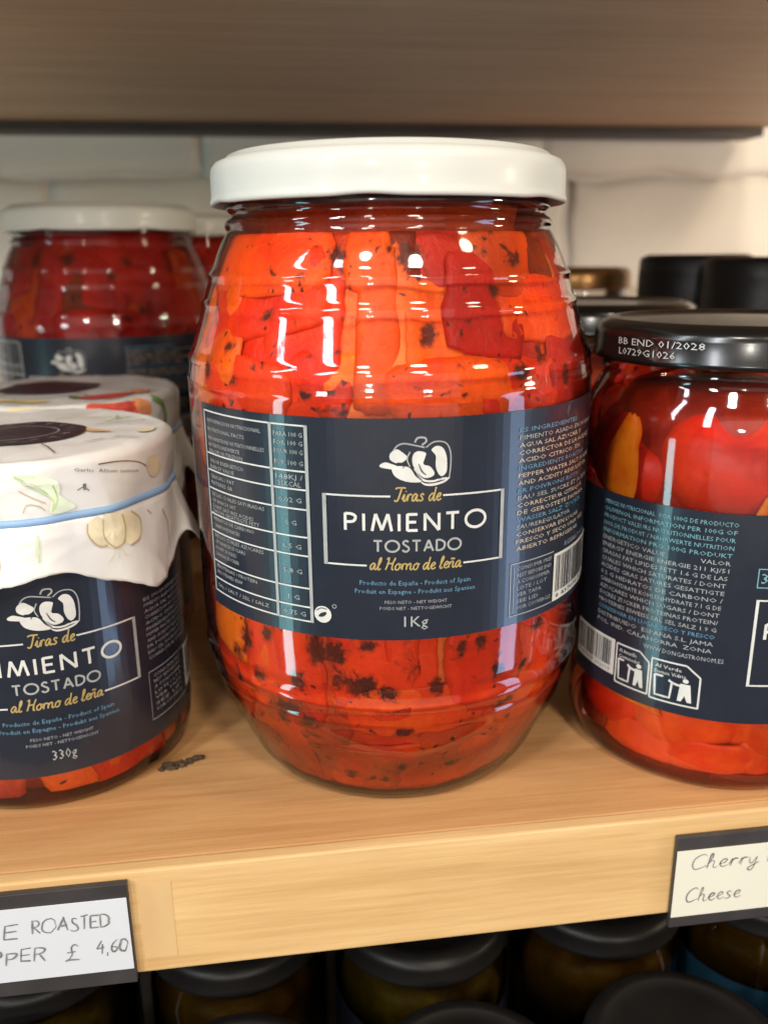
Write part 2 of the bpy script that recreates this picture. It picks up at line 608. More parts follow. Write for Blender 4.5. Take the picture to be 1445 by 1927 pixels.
# stroke lettering: capitals (0..1 high)
CAPS = {
    'P': ([[(0, 0), (0, 1)], [(0, .97), (.28, .97), (.46, .86), (.48, .72), (.40, .56), (.24, .5), (0, .5)]], .52),
    'I': ([[(0, 0), (0, 1)]], .04),
    'M': ([[(0, 0), (.17, 1)], [(.17, 1), (.45, .05)], [(.45, .05), (.73, 1)], [(.73, 1), (.9, 0)]], .9),
    'E': ([[(0, 0), (0, 1)], [(0, .97), (.46, .97)], [(0, .52), (.40, .52)], [(0, .03), (.47, .03)]], .47),
    'N': ([[(0, 0), (0, 1)], [(0, 1), (.66, 0)], [(.66, 0), (.66, 1)]], .66),
    'T': ([[(0, .97), (.62, .97)], [(.31, 0), (.31, .97)]], .62),
    'O': ([circ_pts(.5, .5, .5, .5, 16)], 1.0),
    'S': ([[(.42, .86), (.27, .99), (.08, .9), (.06, .72), (.24, .54), (.42, .38), (.44, .16), (.28, .01), (.08, .05), (0, .18)]], .46),
    'A': ([[(0, 0), (.34, 1)], [(.34, 1), (.68, 0)], [(.12, .33), (.56, .33)]], .68),
    'D': ([[(0, 0), (0, 1)], [(0, .97), (.3, .95), (.58, .74), (.62, .5), (.55, .22), (.3, .05), (0, .03)]], .62),
    'R': ([[(0, 0), (0, 1)], [(0, .97), (.3, .96), (.44, .8), (.36, .58), (0, .5)], [(.18, .5), (.5, 0)]], .5),
    'L': ([[(0, 1), (0, 0)], [(0, .03), (.42, .03)]], .42),
    'C': ([[(.62, .82), (.42, .99), (.14, .86), (.02, .5), (.14, .13), (.42, .01), (.62, .16)]], .62),
    '4': ([[(.3, 1), (0, .4)], [(0, .4), (.5, .46)], [(.4, .75), (.34, 0)]], .5),
    '6': ([[(.36, .98), (.1, .62), (.04, .22), (.2, .02), (.4, .16), (.36, .4), (.1, .38)]], .42),
    '0': ([circ_pts(.24, .5, .24, .48, 14)], .48),
    ',': ([[(.1, .1), (.02, -.18)]], .12),
    '£': ([[(.5, .85), (.36, 1), (.22, .85), (.24, .4), (.02, .0)], [(0, .02), (.25, .1), (.55, .0)], [(.06, .48), (.42, .52)]], .55),
}
# joined script, x-height about .5
LOW = {
    'e': ([[(0, .2), (.25, .3), (.32, .45), (.2, .53), (.08, .35), (.1, .1), (.25, 0), (.42, .12)]], .40),
    'a': ([[(.35, .45), (.2, .53), (.04, .3), (.08, .04), (.22, .05), (.36, .46), (.36, .12), (.44, 0), (.54, .1)]], .52),
    'i': ([[(0, .12), (.12, .5), (.13, .08), (.22, 0), (.32, .1)], [(.17, .7), (.2, .75)]], .30),
    'r': ([[(0, .12), (.1, .5), (.1, 0)], [(.1, .34), (.2, .5), (.36, .46)]], .37),
    's': ([[(.32, .42), (.2, .53), (.08, .42), (.2, .26), (.3, .12), (.15, 0), (0, .08)]], .40),
    'd': ([[(.35, .45), (.2, .53), (.04, .3), (.08, .04), (.22, .05), (.37, .5), (.39, 1.0)], [(.39, 1), (.38, .12), (.46, 0), (.54, .1)]], .53),
    'l': ([[(0, .1), (.18, .7), (.15, 1), (.06, .8), (.08, .1), (.18, 0), (.28, .1)]], .28),
    'n': ([[(0, .5), (.04, 0)], [(.04, .3), (.18, .5), (.3, .44), (.31, .1), (.4, 0), (.48, .1)]], .48),
    'ñ': ([[(0, .5), (.04, 0)], [(.04, .3), (.18, .5), (.3, .44), (.31, .1), (.4, 0), (.48, .1)], [(.06, .7), (.14, .78), (.24, .7), (.34, .78)]], .48),
    'o': ([[(.2, .51), (.04, .3), (.1, .03), (.28, .03), (.36, .25), (.28, .48), (.2, .51)], [(.28, .46), (.46, .45)]], .44),
    'h': ([[(0, .1), (.15, .75), (.12, 1), (.05, .8), (.05, 0)], [(.05, .3), (.18, .5), (.29, .42), (.3, .06), (.4, 0), (.48, .1)]], .46),
    'y': ([[(0, .5), (.06, .15), (.18, .1), (.32, .5)], [(.32, .5), (.27, -.25), (.14, -.42), (.06, -.25), (.3, 0), (.46, .12)]], .45),
    'T': ([[(.0, .9), (.2, 1.0), (.75, .98)], [(.46, 1), (.36, .1), (.2, 0), (.1, .08)]], .62),
    'H': ([[(.02, .86), (.16, 1), (.16, .5), (.08, 0)], [(.08, .5), (.56, .55)], [(.62, 1), (.52, .5), (.54, .06), (.66, .04)]], .70),
    'C': ([[(.55, .85), (.4, 1), (.12, .8), (.02, .4), (.15, .03), (.4, .05), (.62, .2)]], .60),
    'P': ([[(.1, 1), (.1, 0)], [(-.05, .8), (.2, 1.02), (.5, .9), (.46, .6), (.1, .5)]], .52),
}


def p_letters(b, fn, s, x0, x1, z, cap, w, table, taper=False, gap=0.2, shear=0.0, slope=0.0, jit=0.0, seed=1, off=0.022, sm=True, space=0.45):
    rnd = random.Random(seed)
    tot = 0
    for ch in s:
        tot += space if ch == ' ' else table[ch][1] + gap
    tot -= gap
    kx = (x1 - x0) / tot
    x = 0
    for ch in s:
        if ch == ' ':
            x += space
            continue
        st, adv = table[ch]
        jz = rnd.uniform(-jit, jit)
        for pl in st:
            straight = len(pl) == 2
            q = [(x0 + (x + a + shear * c) * kx + rnd.uniform(-jit, jit) * .4, z + (c * cap) + jz + slope * (x + a) * kx + rnd.uniform(-jit, jit) * .4) for a, c in pl]
            p_stroke(b, fn, q, w * (rnd.uniform(.75, 1.25) if taper else 1), off, sm=not straight, taper=taper)
        x += adv + gap


# ------------------------------------------------------------------ the setting
b = MB()
b.box(-46, 62, -5.9, 41.9, -3.3, 0)
shelf = b.build('shelf_board', 'pine_top', bev=0.06)
tag(shelf, 'pale pine shelf board carrying the pepper jars', 'shelf')
b = MB()
b.box(-46, 62, -6.32, -5.902, -3.32, 0.004)
b.build('edge_strip', 'pine_front', shelf, bev=0.07)

b = MB()
b.box(-46, 34.4, -7.0, 40.0, 24.4, 27.8)
ush = b.build('shelf_board', 'pine_under', bev=0.08)
tag(ush, 'brown underside of the shelf above the jars', 'shelf')
b = MB()
b.box(-46, 34.2, 39.4, 42.05, 23.80, 24.38)
tag(b.build('shelf_rail', 'batten_dark', bev=0.03), 'thin dark rail along the wall under the upper shelf', 'rail')

b = MB()
b.box(-46, 62, -13.5, 38, -22.6, -19.6)
tag(b.build('shelf_board', 'batten_dark', bev=0.08), 'dark lower shelf below the jars with black lids', 'shelf')

b = MB()
b.box(-60, 75, 43.0, 46.0, -40, 60)
wall = b.build('wall', 'mortar_paint')
wall['kind'] = 'structure'


def stone(x0, x1, z0, z1, seed):
    rnd = random.Random(seed)
    nx, nz = max(8, int((x1 - x0) / 0.8)), max(8, int((z1 - z0) / 0.8))
    vs = []
    cx, cz, hx, hz = (x0 + x1) / 2, (z0 + z1) / 2, (x1 - x0) / 2, (z1 - z0) / 2
    tilt = rnd.uniform(-.003, .003)
    for j in range(nz + 1):
        for i in range(nx + 1):
            u, v = -1 + 2 * i / nx, -1 + 2 * j / nz
            e = max(0.0, (abs(u) * hx - (hx - 1.9)) / 1.9) ** 2 + max(0.0, (abs(v) * hz - (hz - 1.9)) / 1.9) ** 2
            e = min(1.0, e)
            x, z = cx + u * hx, cz + v * hz
            wob = noise.noise(Vector((x * .16 + seed, z * .16, 3.1))) * .35
            x += noise.noise(Vector((z * .3, seed * 1.7, 8.0))) * .45 * abs(u)
            z += noise.noise(Vector((x * .2, seed * 2.3, 1.0))) * .45 * abs(v)
            vs.append((x, 42.78 + e * .17 + wob * .75 + tilt * (x - cx), z))
    fs = [(j * (nx + 1) + i, j * (nx + 1) + i + 1, (j + 1) * (nx + 1) + i + 1, (j + 1) * (nx + 1) + i) for j in range(nz) for i in range(nx)]
    m = MB()
    m.add(vs, fs)
    # side and back faces so that each stone is a closed block
    ring = [i for i in range(nx + 1)] + [j * (nx + 1) + nx for j in range(1, nz + 1)] + [nz * (nx + 1) + i for i in range(nx - 1, -1, -1)] + [j * (nx + 1) for j in range(nz - 1, 0, -1)]
    base = len(m.v)
    m.v += [(m.v[i][0], 44.0, m.v[i][2]) for i in ring]
    L = len(ring)
    m.f += [(ring[(k + 1) % L], ring[k], base + k, base + (k + 1) % L) for k in range(L)]
    m.f.append(tuple(base + k for k in range(L)))
    return m.build('stone', 'paint_wall', wall, smooth=True)


rows = [(30.0, 21.25, (-46, -7.9, 18, 47, 62)), (21.1, 12.2, (-46, -19, 20.4, 40.5, 62)), (12.05, 3.0, (-46, -24, 6, 28.2, 47, 62)), (2.9, -8, (-46, -15, 15, 40, 62))]
sd = 0
for zt, zb, xs in rows:
    for xa, xb in zip(xs, xs[1:]):
        sd += 1
        stone(xa + .1, xb - .1, zb, zt, sd)

# ------------------------------------------------------------------ jar of roasted pepper strips
BIG = [(0, 4.2), (.3, 4.6), (1.1, 4.95), (2.1, 5.45), (2.9, 5.72), (4.2, 5.95), (5.5, 5.98), (12.5, 5.98), (13.5, 5.62), (14.6, 5.28), (15.3, 5.05), (15.95, 4.72), (16.3, 4.5), (18, 4.5)]


def ridge(z, c, w, h):
    return h * math.exp(-((z - c) / w) ** 2)


def big_r(z):
    r = smooth_tab(BIG, z, 0.35)
    return r


def big_glass():
    prof = [(0, 0.16), (3.3, 0.10), (3.75, 0.0), (4.1, 0.02), (4.42, 0.16)]
    z = 0.3
    while z < 16.05:
        r = big_r(z)
        r += ridge(z, 14.95, .10, .07) + ridge(z, 14.2, .09, .055) + ridge(z, 12.75, .12, .05) + ridge(z, 12.2, .08, .03)
        r += ridge(z, 3.9, .16, .08) + ridge(z, 3.3, .10, .035) - ridge(z, 4.3, .15, .03)
        prof.append((r, z))
        z += 0.055
    prof += [(4.60, 16.1), (4.66, 16.2), (4.68, 16.3), (4.62, 16.4), (4.5, 16.46), (4.46, 16.55), (4.55, 16.62), (4.6, 16.7), (4.55, 16.8), (4.5, 17.2), (4.5, 17.7)]
    return revolve(prof, 128)


def pepper_piece(prof, th0, z0, w, h, ang, depth, seed, gap=0.14, zmax=16.0, zmin=0.45, thick=0.16, taper=0.0):
    rnd = random.Random(seed)
    nx, ny = 12, 16
    front, back = [], []
    ca, sa = cos(ang), sin(ang)
    sx = seed * 3.17
    R0 = prof(z0)
    curl = rnd.uniform(.02, .07)
    fold = rnd.uniform(-.14, .14)
    for j in range(ny + 1):
        for i in range(nx + 1):
            a, c = -1 + 2 * i / nx, -1 + 2 * j / ny
            x, y = a * sqrt(1 - c * c * .24), c * sqrt(1 - a * a * .24)
            al = atan2(y, x)
            k = 1 + .13 * noise.noise(Vector((cos(al) * 1.3 + sx, sin(al) * 1.3, .5))) + .07 * noise.noise(Vector((cos(al) * 4.5, sin(al) * 4.5 + sx, 1.5)))
            x, y = x * k * w / 2 * (1 - taper * c), y * k * h / 2
            r = max(abs(a), abs(c))
            d = depth + curl * r ** 9 + .10 * noise.noise(Vector((x * 1.1 + sx, y * 1.1, 2.0))) + fold * a * a + .02 * sin(a * 5 + sx) * (1 - r)
            s, t = x * ca - y * sa, x * sa + y * ca
            z = min(zmax, max(zmin, z0 + t))
            th = th0 + s / R0
            for lst, e in ((front, 0.0), (back, thick)):
                rr = prof(z) - gap - max(0.0, d) - e * (1 - .75 * r ** 4)
                lst.append((rr * sin(th), -rr * cos(th), z))
    b = MB()
    b.add(front, [(j * (nx + 1) + i, j * (nx + 1) + i + 1, (j + 1) * (nx + 1) + i + 1, (j + 1) * (nx + 1) + i) for j in range(ny) for i in range(nx)])
    o = len(b.v)
    b.add(back, [(j * (nx + 1) + i, (j + 1) * (nx + 1) + i, (j + 1) * (nx + 1) + i + 1, j * (nx + 1) + i + 1) for j in range(ny) for i in range(nx)])
    ring = [i for i in range(nx + 1)] + [j * (nx + 1) + nx for j in range(1, ny + 1)] + [ny * (nx + 1) + i for i in range(nx - 1, -1, -1)] + [j * (nx + 1) for j in range(ny - 1, 0, -1)]
    L = len(ring)
    b.f += [(ring[(k + 1) % L], ring[k], o + ring[k], o + ring[(k + 1) % L]) for k in range(L)]
    return b


# strips seen through the glass: azimuth, height, width, length, turn, tone, char
STRIPS = [(-43, 15.4, 4.0, 1.6, 0, 'o', 0), (-41, 14.4, 4.0, 1.7, 10, 'r', 0), (-17, 15.4, 1.7, 1.3, 5, 'd', 1), (-6, 15.4, 1.0, 1.4, 0, 'o', 0), (4, 15.4, 0.9, 1.4, 0, 'k', 0), (20, 15.3, 2.7, 1.7, 0, 'c', 0), (39, 15.3, 2.4, 1.6, 10, 'd', 1), (52, 15.0, 1.6, 1.6, -10, 'k', 0), (-41, 13.3, 3.8, 1.6, 15, 'r', 2), (-60, 13.3, 2.6, 2.9, 8, 'a', 1), (-24, 13.9, 1.9, 2.6, 0, 'r', 0), (-12, 13.5, 1.4, 2.8, 0, 'p', 0), (-3, 13.8, 1.0, 3.4, 0, 'd', 0), (4, 13.9, 0.9, 3.1, 0, 'p', 0), (14, 13.4, 1.7, 2.4, 0, 'a', 1), (27, 14.2, 2.0, 2.1, -10, 'c', 0), (36, 13.7, 2.0, 1.6, 0, 'c', 1), (40, 12.9, 2.1, 2.8, 35, 'o', 1), (48, 14.1, 3.0, 1.4, 0, 'o', 0), (63, 12.4, 3.0, 2.5, 0, 'c', 0), (59, 13.9, 1.0, 2.9, -8, 'p', 0), (-43, 12.1, 3.1, 1.5, 0, 'r', 2), (-20, 12.3, 1.8, 1.5, 0, 'r', 2), (-4, 12.3, 2.7, 1.5, 0, 'a', 1), (17, 12.2, 3.2, 1.4, 0, 'o', 0), (37, 12.2, 2.4, 1.3, 0, 'r', 0), (-55, 11.4, 2.0, 2.3, 0, 'o', 1),
          (-48, 5.4, 3.6, 1.9, 0, 'a', 1), (-54, 3.9, 3.2, 3.4, 0, 'r', 3), (-27, 5.8, 1.9, 1.3, 0, 'a', 1), (-32, 4.6, 2.4, 3.0, 0, 'r', 0), (-20, 5.2, 1.3, 2.6, 0, 'd', 2), (-15, 4.6, 1.2, 2.7, 5, 'r', 0), (-5, 5.0, 2.2, 2.9, 0, 'r', 4), (5, 5.0, 1.2, 3.0, 0, 'r', 1), (14, 4.9, 1.4, 3.0, 0, 'p', 0), (27, 5.1, 2.2, 2.7, 0, 'r', 0), (39, 4.1, 2.8, 2.7, -15, 'o', 0), (53, 4.8, 3.2, 2.7, 0, 'r', 1), (-29, 3.2, 3.0, 1.6, 0, 'd', 4), (-51, 1.7, 4.0, 3.2, 0, 'o', 1), (-15, 2.4, 4.1, 2.7, 0, 'o', 0), (0, 3.6, 2.6, 1.3, 0, 'o', 0), (18, 2.5, 3.0, 2.4, 0, 'd', 1), (42, 2.2, 4.6, 4.0, 25, 'o', 0), (4, 1.3, 5.4, 1.9, 0, 'o', 0), (74, 2.2, 3.0, 3.2, 0, 'o', 0), (-13, 4.0, 2.0, 1.3, 0, 'o', 1), (13, 3.7, 2.6, 1.3, 0, 'o', 0), (-27, 1.2, 4.6, 1.8, 0, 'd', 2)]

# where the skin of the strips is burnt: azimuth, height, width, length
BURNS = [(-15, 5.4, .7, .6), (-8, 4.5, .9, .6), (-14, 4.6, .4, .5), (12, 4.4, .4, .5), (18, 5.4, .3, .6), (30, 4.6, .4, .4), (-36, 5.6, .4, .5), (40, 4.4, .3, .5), (-26, 4.4, .4, .6), (-6, 5.7, .5, .4), (-1, 4.3, .6, .4), (-20, 5.5, .5, .9), (-44, 5.2, .45, 1.0), (-50, 4.6, .5, .5), (-40, 4.2, .35, .5), (-55, 3.6, .4, .7), (-30, 3.4, 1.3, .5), (-24, 3.0, .8, .4), (-34, 2.9, .5, .4), (46, 5.5, .7, .3), (34, 3.4, .5, .25), (-14, 1.1, .8, .25), (20, 1.4, .7, .25), (6, 15.4, .8, .7), (-48, 13.2, .35, .3), (-45, 12.4, .35, .3), (-36, 14.0, .4, .2), (36, 12.6, .7, .35), (44, 13.0, .35, .5), (30, 14.6, .4, .3), (-58, 12.6, .4, .6), (-21, 12.2, .3, .25), (10, 13.6, .4, .5), (54, 12.4, .45, .6), (24, 5.6, .35, .4), (3, 3.0, .5, .3), (-62, 14.2, .3, .6), (-27, 15.0, .4, .3), (-15, 15.4, .5, .5), (40, 15.3, .5, .4)]


def burn_at(th, z):
    v = 0.0
    for a, c, w, h in BURNS:
        dx, dz = radians((math.degrees(th) - a + 180) % 360 - 180) * 5.7 / (w * .62), (z - c) / (h * .62)
        v = max(v, math.exp(-(dx * dx + dz * dz)))
    return v


def burn_attr(o):
    me = o.data
    at = me.attributes.new('burn', 'FLOAT', 'POINT')
    for k, v in enumerate(me.vertices):
        at.data[k].value = burn_at(atan2(v.co.x, -v.co.y), v.co.z / CM)



NUT = [('INFORMACION NUTRICIONAL', 11.22), ('NUTRITIONAL FACTS', 10.98), ('INFORMATIONS NUTRITIONNELLES', 10.74), ('NUTRITIONSWERTE', 10.56), ('VALORI NUTRIZION', 10.40),
       ('VALOR ENERGETICO', 10.12), ('ENERGY VALUE', 9.95), ('GRASAS / FAT', 9.68), ('MATIERES GR', 9.50), ('DE LAS CUALES SATURADAS', 9.18), ('OF WHICH SAT', 9.00), ('DONT SATURES ACIDES', 8.83),
       ('DAVON GESATTIGTE FETT', 8.70), ('HIDRATOS DE CARBONO', 8.48), ('CARBOHYDRATES', 8.28), ('DE LOS CUALES AZUCARES', 7.98), ('OF WHICH SUGARS', 7.80), ('DONT SUCRES', 7.62), ('DAVON ZUCKER', 7.44), ('PROTEINAS / PROTEIN', 7.08), ('PROTEINES EIW', 6.90), ('SAL / SALT / SEL / SALZ', 6.50)]
RIGHT_TXT = ['ES INGREDIENTES', 'PIMIENTO ASADO EN HORNO', 'AGUA SAL AZUCAR Y', 'CORRECTOR DE LA ACIDEZ', 'ACIDO CITRICO  EN', 'INGREDIENTS ROASTED', 'PEPPER WATER SALT SUGAR', 'AND ACIDITY REGULATOR', 'FR POIVRONS ROTIS', 'EAU SEL SUCRE ET ACIDE', 'CORRECTEUR CITRIQUE', 'DE GEROSTETE PAPRIKA', 'WASSER SALZ  ZUCKER', 'SAUREREGULATOR', 'CONSERVAR EN LUGAR', 'FRESCO Y SECO UNA VEZ', 'ABIERTO REFRIGERAR']


def label_sheet(R, s0, s1, z0, z1, parent, tilt=0.0, name='label', mat='label_navy'):
    n = max(6, int((s1 - s0) / 0.22))
    fn = cyl(R)
    b = MB()
    for o_ in (0.012, 0.002):
        vs = []
        for k in range(n + 1):
            s = s0 + (s1 - s0) * k / n
            vs += [fn(s, z0, o_), fn(s, z1, o_)]
        fs = [(2 * k, 2 * k + 2, 2 * k + 3, 2 * k + 1) for k in range(n)]
        if o_ == 0.002:
            fs = [tuple(reversed(q)) for q in fs]
        b.add(vs, fs)
    m = 2 * (n + 1)
    for a, c in ((0, 1), (2 * n + 1, 2 * n)):
        b.f.append((a, c, c + m, a + m))
    for k in range(n):
        b.f.append((2 * k + 2, 2 * k, 2 * k + m, 2 * k + 2 + m))
        b.f.append((2 * k + 1, 2 * k + 3, 2 * k + 3 + m, 2 * k + 1 + m))
    return b.build(name, mat, parent, smooth=False)


def logo(fn, lab, cs, cz, k=1.0):
    """white drawing of two bell peppers"""
    def q(pts):
        return [(cs + (x - 740) * .00355 * k, cz - (y - 318) * .00367 * k) for x, y in pts]
    b = MB()
    for pts in ([(555, 262), (598, 232), (645, 258), (672, 288), (640, 318), (600, 326), (556, 302)],
                [(484, 338), (520, 320), (562, 330), (600, 346), (575, 366), (530, 362), (492, 354)],
                [(568, 352), (640, 346), (690, 360), (728, 415), (768, 452), (700, 456), (630, 440), (580, 405)],
                [(704, 300), (716, 262), (750, 246), (800, 262), (778, 300), (786, 338), (828, 352), (858, 395), (842, 420), (790, 428), (745, 395), (712, 345)],
                [(836, 238), (872, 214), (912, 226), (938, 270), (946, 330), (942, 392), (912, 420), (884, 400), (866, 345), (868, 290), (856, 258)]):
        p_blob(b, fn, q(pts))
    p_stroke(b, fn, q([(720, 362), (745, 410), (790, 446), (850, 452), (900, 440), (950, 436)]), .05 * k)
    p_stroke(b, fn, q([(765, 455), (800, 474), (860, 474), (930, 455), (966, 428)]), .06 * k, taper=True)
    b.build('logo_print', 'print_white', lab)
    b = MB()
    p_stroke(b, fn, q([(578, 240), (605, 208), (650, 194), (720, 206), (790, 222)]), .035 * k)
    p_stroke(b, fn, q([(800, 222), (850, 188), (910, 186), (950, 210), (972, 270), (972, 360), (962, 440)]), .03 * k)
    p_stroke(b, fn, q([(722, 188), (742, 158), (790, 158), (800, 182), (770, 206)]), .045 * k)
    p_stroke(b, fn, q([(690, 250), (670, 300), (690, 350)]), .03 * k)
    p_stroke(b, fn, q([(880, 250), (900, 300), (900, 380)]), .03 * k)
    b.build('logo_outline', 'print_grey', lab)
    b = MB()
    for pts in ([(600, 322), (650, 330), (640, 360)], [(748, 330), (770, 380), (800, 408)], [(700, 262), (690, 320), (720, 380), (770, 440)], [(852, 410), (870, 428), (905, 434)]):
        p_stroke(b, fn, q(pts), .03 * k, off=.034, taper=True)
    b.build('logo_shade', 'print_ink', lab)


def title_block(fn, lab, c, zt, k=1.0, kg='1Kg'):
    """frame with the product title; zt = mid height of the main word"""
    Wd = 2.285 * k
    z1, z0 = zt + .67 * k, zt - 1.14 * k
    t = .045 * k
    for sa, sb, zz in ((-Wd, -.64 * k, z1), (.66 * k, Wd, z1), (-Wd, -1.24 * k, z0), (1.22 * k, Wd, z0)):
        b = MB()
        p_rect(b, fn, c + sa, c + sb, zz - t / 2, zz + t / 2)
        b.build('frame_print', 'print_white', lab)
    for s in (-1, 1):
        b = MB()
        p_rect(b, fn, c + s * Wd - .05 * k, c + s * Wd + .05 * k, z0 - t / 2, z1 + t / 2, off=.032)
        b.build('frame_print', 'print_grey', lab)
    b = MB()
    p_letters(b, fn, 'PIMIENTO', c - 1.76 * k, c + 1.80 * k, zt - .22 * k, .44 * k, .072 * k, CAPS, gap=.34)
    b.build('title_lettering', 'print_white', lab)
    b = MB()
    p_letters(b, fn, 'TOSTADO', c - 1.06 * k, c + 1.14 * k, zt - .76 * k, .29 * k, .052 * k, CAPS, gap=.26)
    b.build('title_lettering', 'print_grey', lab)
    b = MB()
    p_letters(b, fn, 'Tiras de', c - .58 * k, c + .60 * k, z1 - .12 * k, .34 * k, .040 * k, LOW, gap=.02, shear=.22, space=.3)
    p_letters(b, fn, 'al Horno de leña', c - 1.18 * k, c + 1.16 * k, z0 - .10 * k, .32 * k, .038 * k, LOW, gap=.02, shear=.22, space=.28)
    b.build('script_lettering', 'print_gold', lab)
    b = MB()
    p_text(b, fn, 'Producto de España - Product of Spain', c, z0 - .52 * k, .13 * k, 2.85 * k, 'C')
    b.build('small_print', 'print_blue', lab)
    b = MB()
    p_text(b, fn, 'Produit en Espagne - Produkt aus Spanien', c, z0 - .75 * k, .13 * k, 3.1 * k, 'C')
    b.build('small_print', 'print_blue', lab)
    b = MB()
    p_text(b, fn, 'PESO NETO - NET WEIGHT', c, z0 - 1.02 * k, .09 * k, 1.6 * k, 'C')
    b.build('small_print', 'print_dim', lab)
    b = MB()
    p_text(b, fn, 'POIDS NET - NETTOGEWICHT', c, z0 - 1.19 * k, .09 * k, 1.85 * k, 'C')
    b.build('small_print', 'print_dim', lab)
    b = MB()
    p_text(b, fn, kg, c + .0, z0 - 1.66 * k, .30 * k, .62 * k, 'C')
    b.build('weight_print', 'print_grey', lab)


def barcode(fn, lab, s0, s1, z0, z1, seed=3):
    b = MB()
    p_rect(b, fn, s0, s1, z0, z1, off=.022)
    bc = b.build('barcode', 'print_white', lab)
    b = MB()
    rnd = random.Random(seed)
    s = s0 + .12
    while s < s1 - .12:
        w = rnd.choice((.02, .03, .045, .06))
        p_rect(b, fn, s, s + w, z0 + .26, z1 - .08, off=.034)
        s += w + rnd.choice((.025, .03, .05))
    p_text(b, fn, '8 437004 352019', (s0 + s1) / 2, z0 + .07, .13, s1 - s0 - .3, 'C', off=.034)
    b.build('barcode_bars', 'print_ink', lab)


def big_label(root):
    R = 5.99
    fn0 = cyl(R)
    TL = -0.012                                     # the label is stuck on very slightly askew

    def fn(s, z, off=0.0):
        return fn0(s, z + TL * s, off)
    lab = label_sheet(R, -6.0, 9.8, 5.95, 11.72, root)
    logo(fn, lab, .66, 10.66)
    title_block(fn, lab, .64, 9.13)
    # nutrition table
    t = .04
    l, d, r, T, B = -5.82, -3.10, -2.08, 11.46, 6.30
    for z in (T, 10.31, 9.84, 9.33, 8.60, 8.10, 7.22, 6.70, B):
        b = MB()
        p_rect(b, fn, l, r, z - t / 2, z + t / 2)
        b.build('table_rule', 'print_white', lab)
    for x, w in ((l, .07), (d, .09), (r, .09)):
        b = MB()
        p_rect(b, fn, x - w / 2, x + w / 2, B - t / 2, T + t / 2, off=.032)
        b.build('table_rule', 'print_grey', lab)
    b = MB()
    for s, z in NUT:
        p_text(b, fn, s, l + .16, z - .05, .105, min(2.35, .098 * len(s)), 'L')
    for s, z in (('PARA 100 G', 11.22), ('FOR 100 G', 11.0), ('POUR 100 G', 10.78), ('FUR 100 G', 10.50)):
        p_text(b, fn, s, (d + r) / 2, z - .05, .12, .82, 'C')
    for s, z in (('148KJ /', 10.14), ('35KCAL', 9.96), ('0.02 G', 9.55), ('0 G', 8.95), ('6.5 G', 8.32), ('5.8 G', 7.65), ('1 G', 6.92), ('0.75 G', 6.48)):
        p_text(b, fn, s, (d + r) / 2, z - .06, .13, .11 * len(s), 'C')
    b.build('table_text', 'print_grey', lab)
    # green-dot mark
    b = MB()
    p_blob(b, fn, circ_pts(-1.78, 6.56, .235, .235, 16)[:-1], sm=False)
    b.build('recycling_mark', 'print_white', lab)
    b = MB()
    p_blob(b, fn, [(-1.90, 6.50), (-1.78, 6.50), (-1.68, 6.58), (-1.70, 6.64), (-1.82, 6.60)], off=.034)
    p_stroke(b, fn, [(-1.95, 6.66), (-1.82, 6.74), (-1.66, 6.72)], .022, off=.034)
    b.build('recycling_mark', 'print_ink', lab)
    b = MB()
    p_stroke(b, fn, circ_pts(-1.46, 6.82, .05, .05, 8), .02)
    b.build('recycling_mark', 'print_dim', lab)
    # ingredients
    cols = {}
    for k, s in enumerate(RIGHT_TXT):
        z = 11.26 - .197 * k
        c = 'print_blue' if k in (0, 5, 8, 12) else ('print_grey' if k in (1, 9, 13) else 'print_tan')
        p_text(cols.setdefault(c, MB()), fn, s, 3.42, z - .05, .118, min(3.9, .17 * len(s)), 'L')
    for c, m in cols.items():
        m.build('small_print', c, lab)
    b = MB()
    for x0, x1, z0, z1 in ((3.26, 3.29, 6.24, 7.70), (3.26, 4.98, 6.22, 6.25), (3.26, 4.98, 7.70, 7.73), (3.38, 3.40, 6.32, 7.6)):
        p_rect(b, fn, x0, x1, z0, z1)
    for k, s in enumerate(('CONSUMIR PREF', 'BEST BEFORE END', 'A CONSOMMER', 'LOTE / LOT', 'VER TAPA', 'SEE LID', 'VOIR COUVERCLE')):
        p_text(b, fn, s, 3.50, 7.5 - .185 * k, .11, min(1.4, .12 * len(s)), 'L')
    b.build('small_print', 'print_dim', lab)
    barcode(fn, lab, 5.02, 8.2, 6.22, 7.62)
    b = MB()
    p_text(b, fn, 'RGSEAA 21.0145', 5.6, 7.72, .15, 1.7, 'L')
    b.build('small_print', 'print_dim', lab)
    return lab


def white_lid(parent):
    prof = [(0, 17.93), (3.9, 17.93), (4.15, 17.98), (4.3, 18.06), (4.42, 18.09), (4.52, 18.05), (4.6, 17.96), (4.72, 17.92), (4.86, 17.86), (4.95, 17.74), (4.98, 17.6), (4.985, 17.3), (4.985, 17.05), (5.0, 16.95), (5.03, 16.88), (5.02, 16.80), (4.95, 16.77), (4.86, 16.82), (4.82, 17.0), (4.8, 17.4)]
    n = 144
    b = revolve(list(reversed(prof)), n)
    vs = []
    for x, y, z in b.v:
        r = hypot(x, y)
        if r > 4.8 and z < 17.75:
            a = atan2(x, -y)
            f = max(0.0, cos(6 * a + .6)) ** 3
            k = 1 - .012 * f * (17.75 - z) / .95
            x, y, z = x * k, y * k, z + .05 * f * max(0, 17.2 - z) / .4
        vs.append((x, y, z))
    b.v = vs
    return b.build('lid', 'white_enamel', parent, smooth=True)


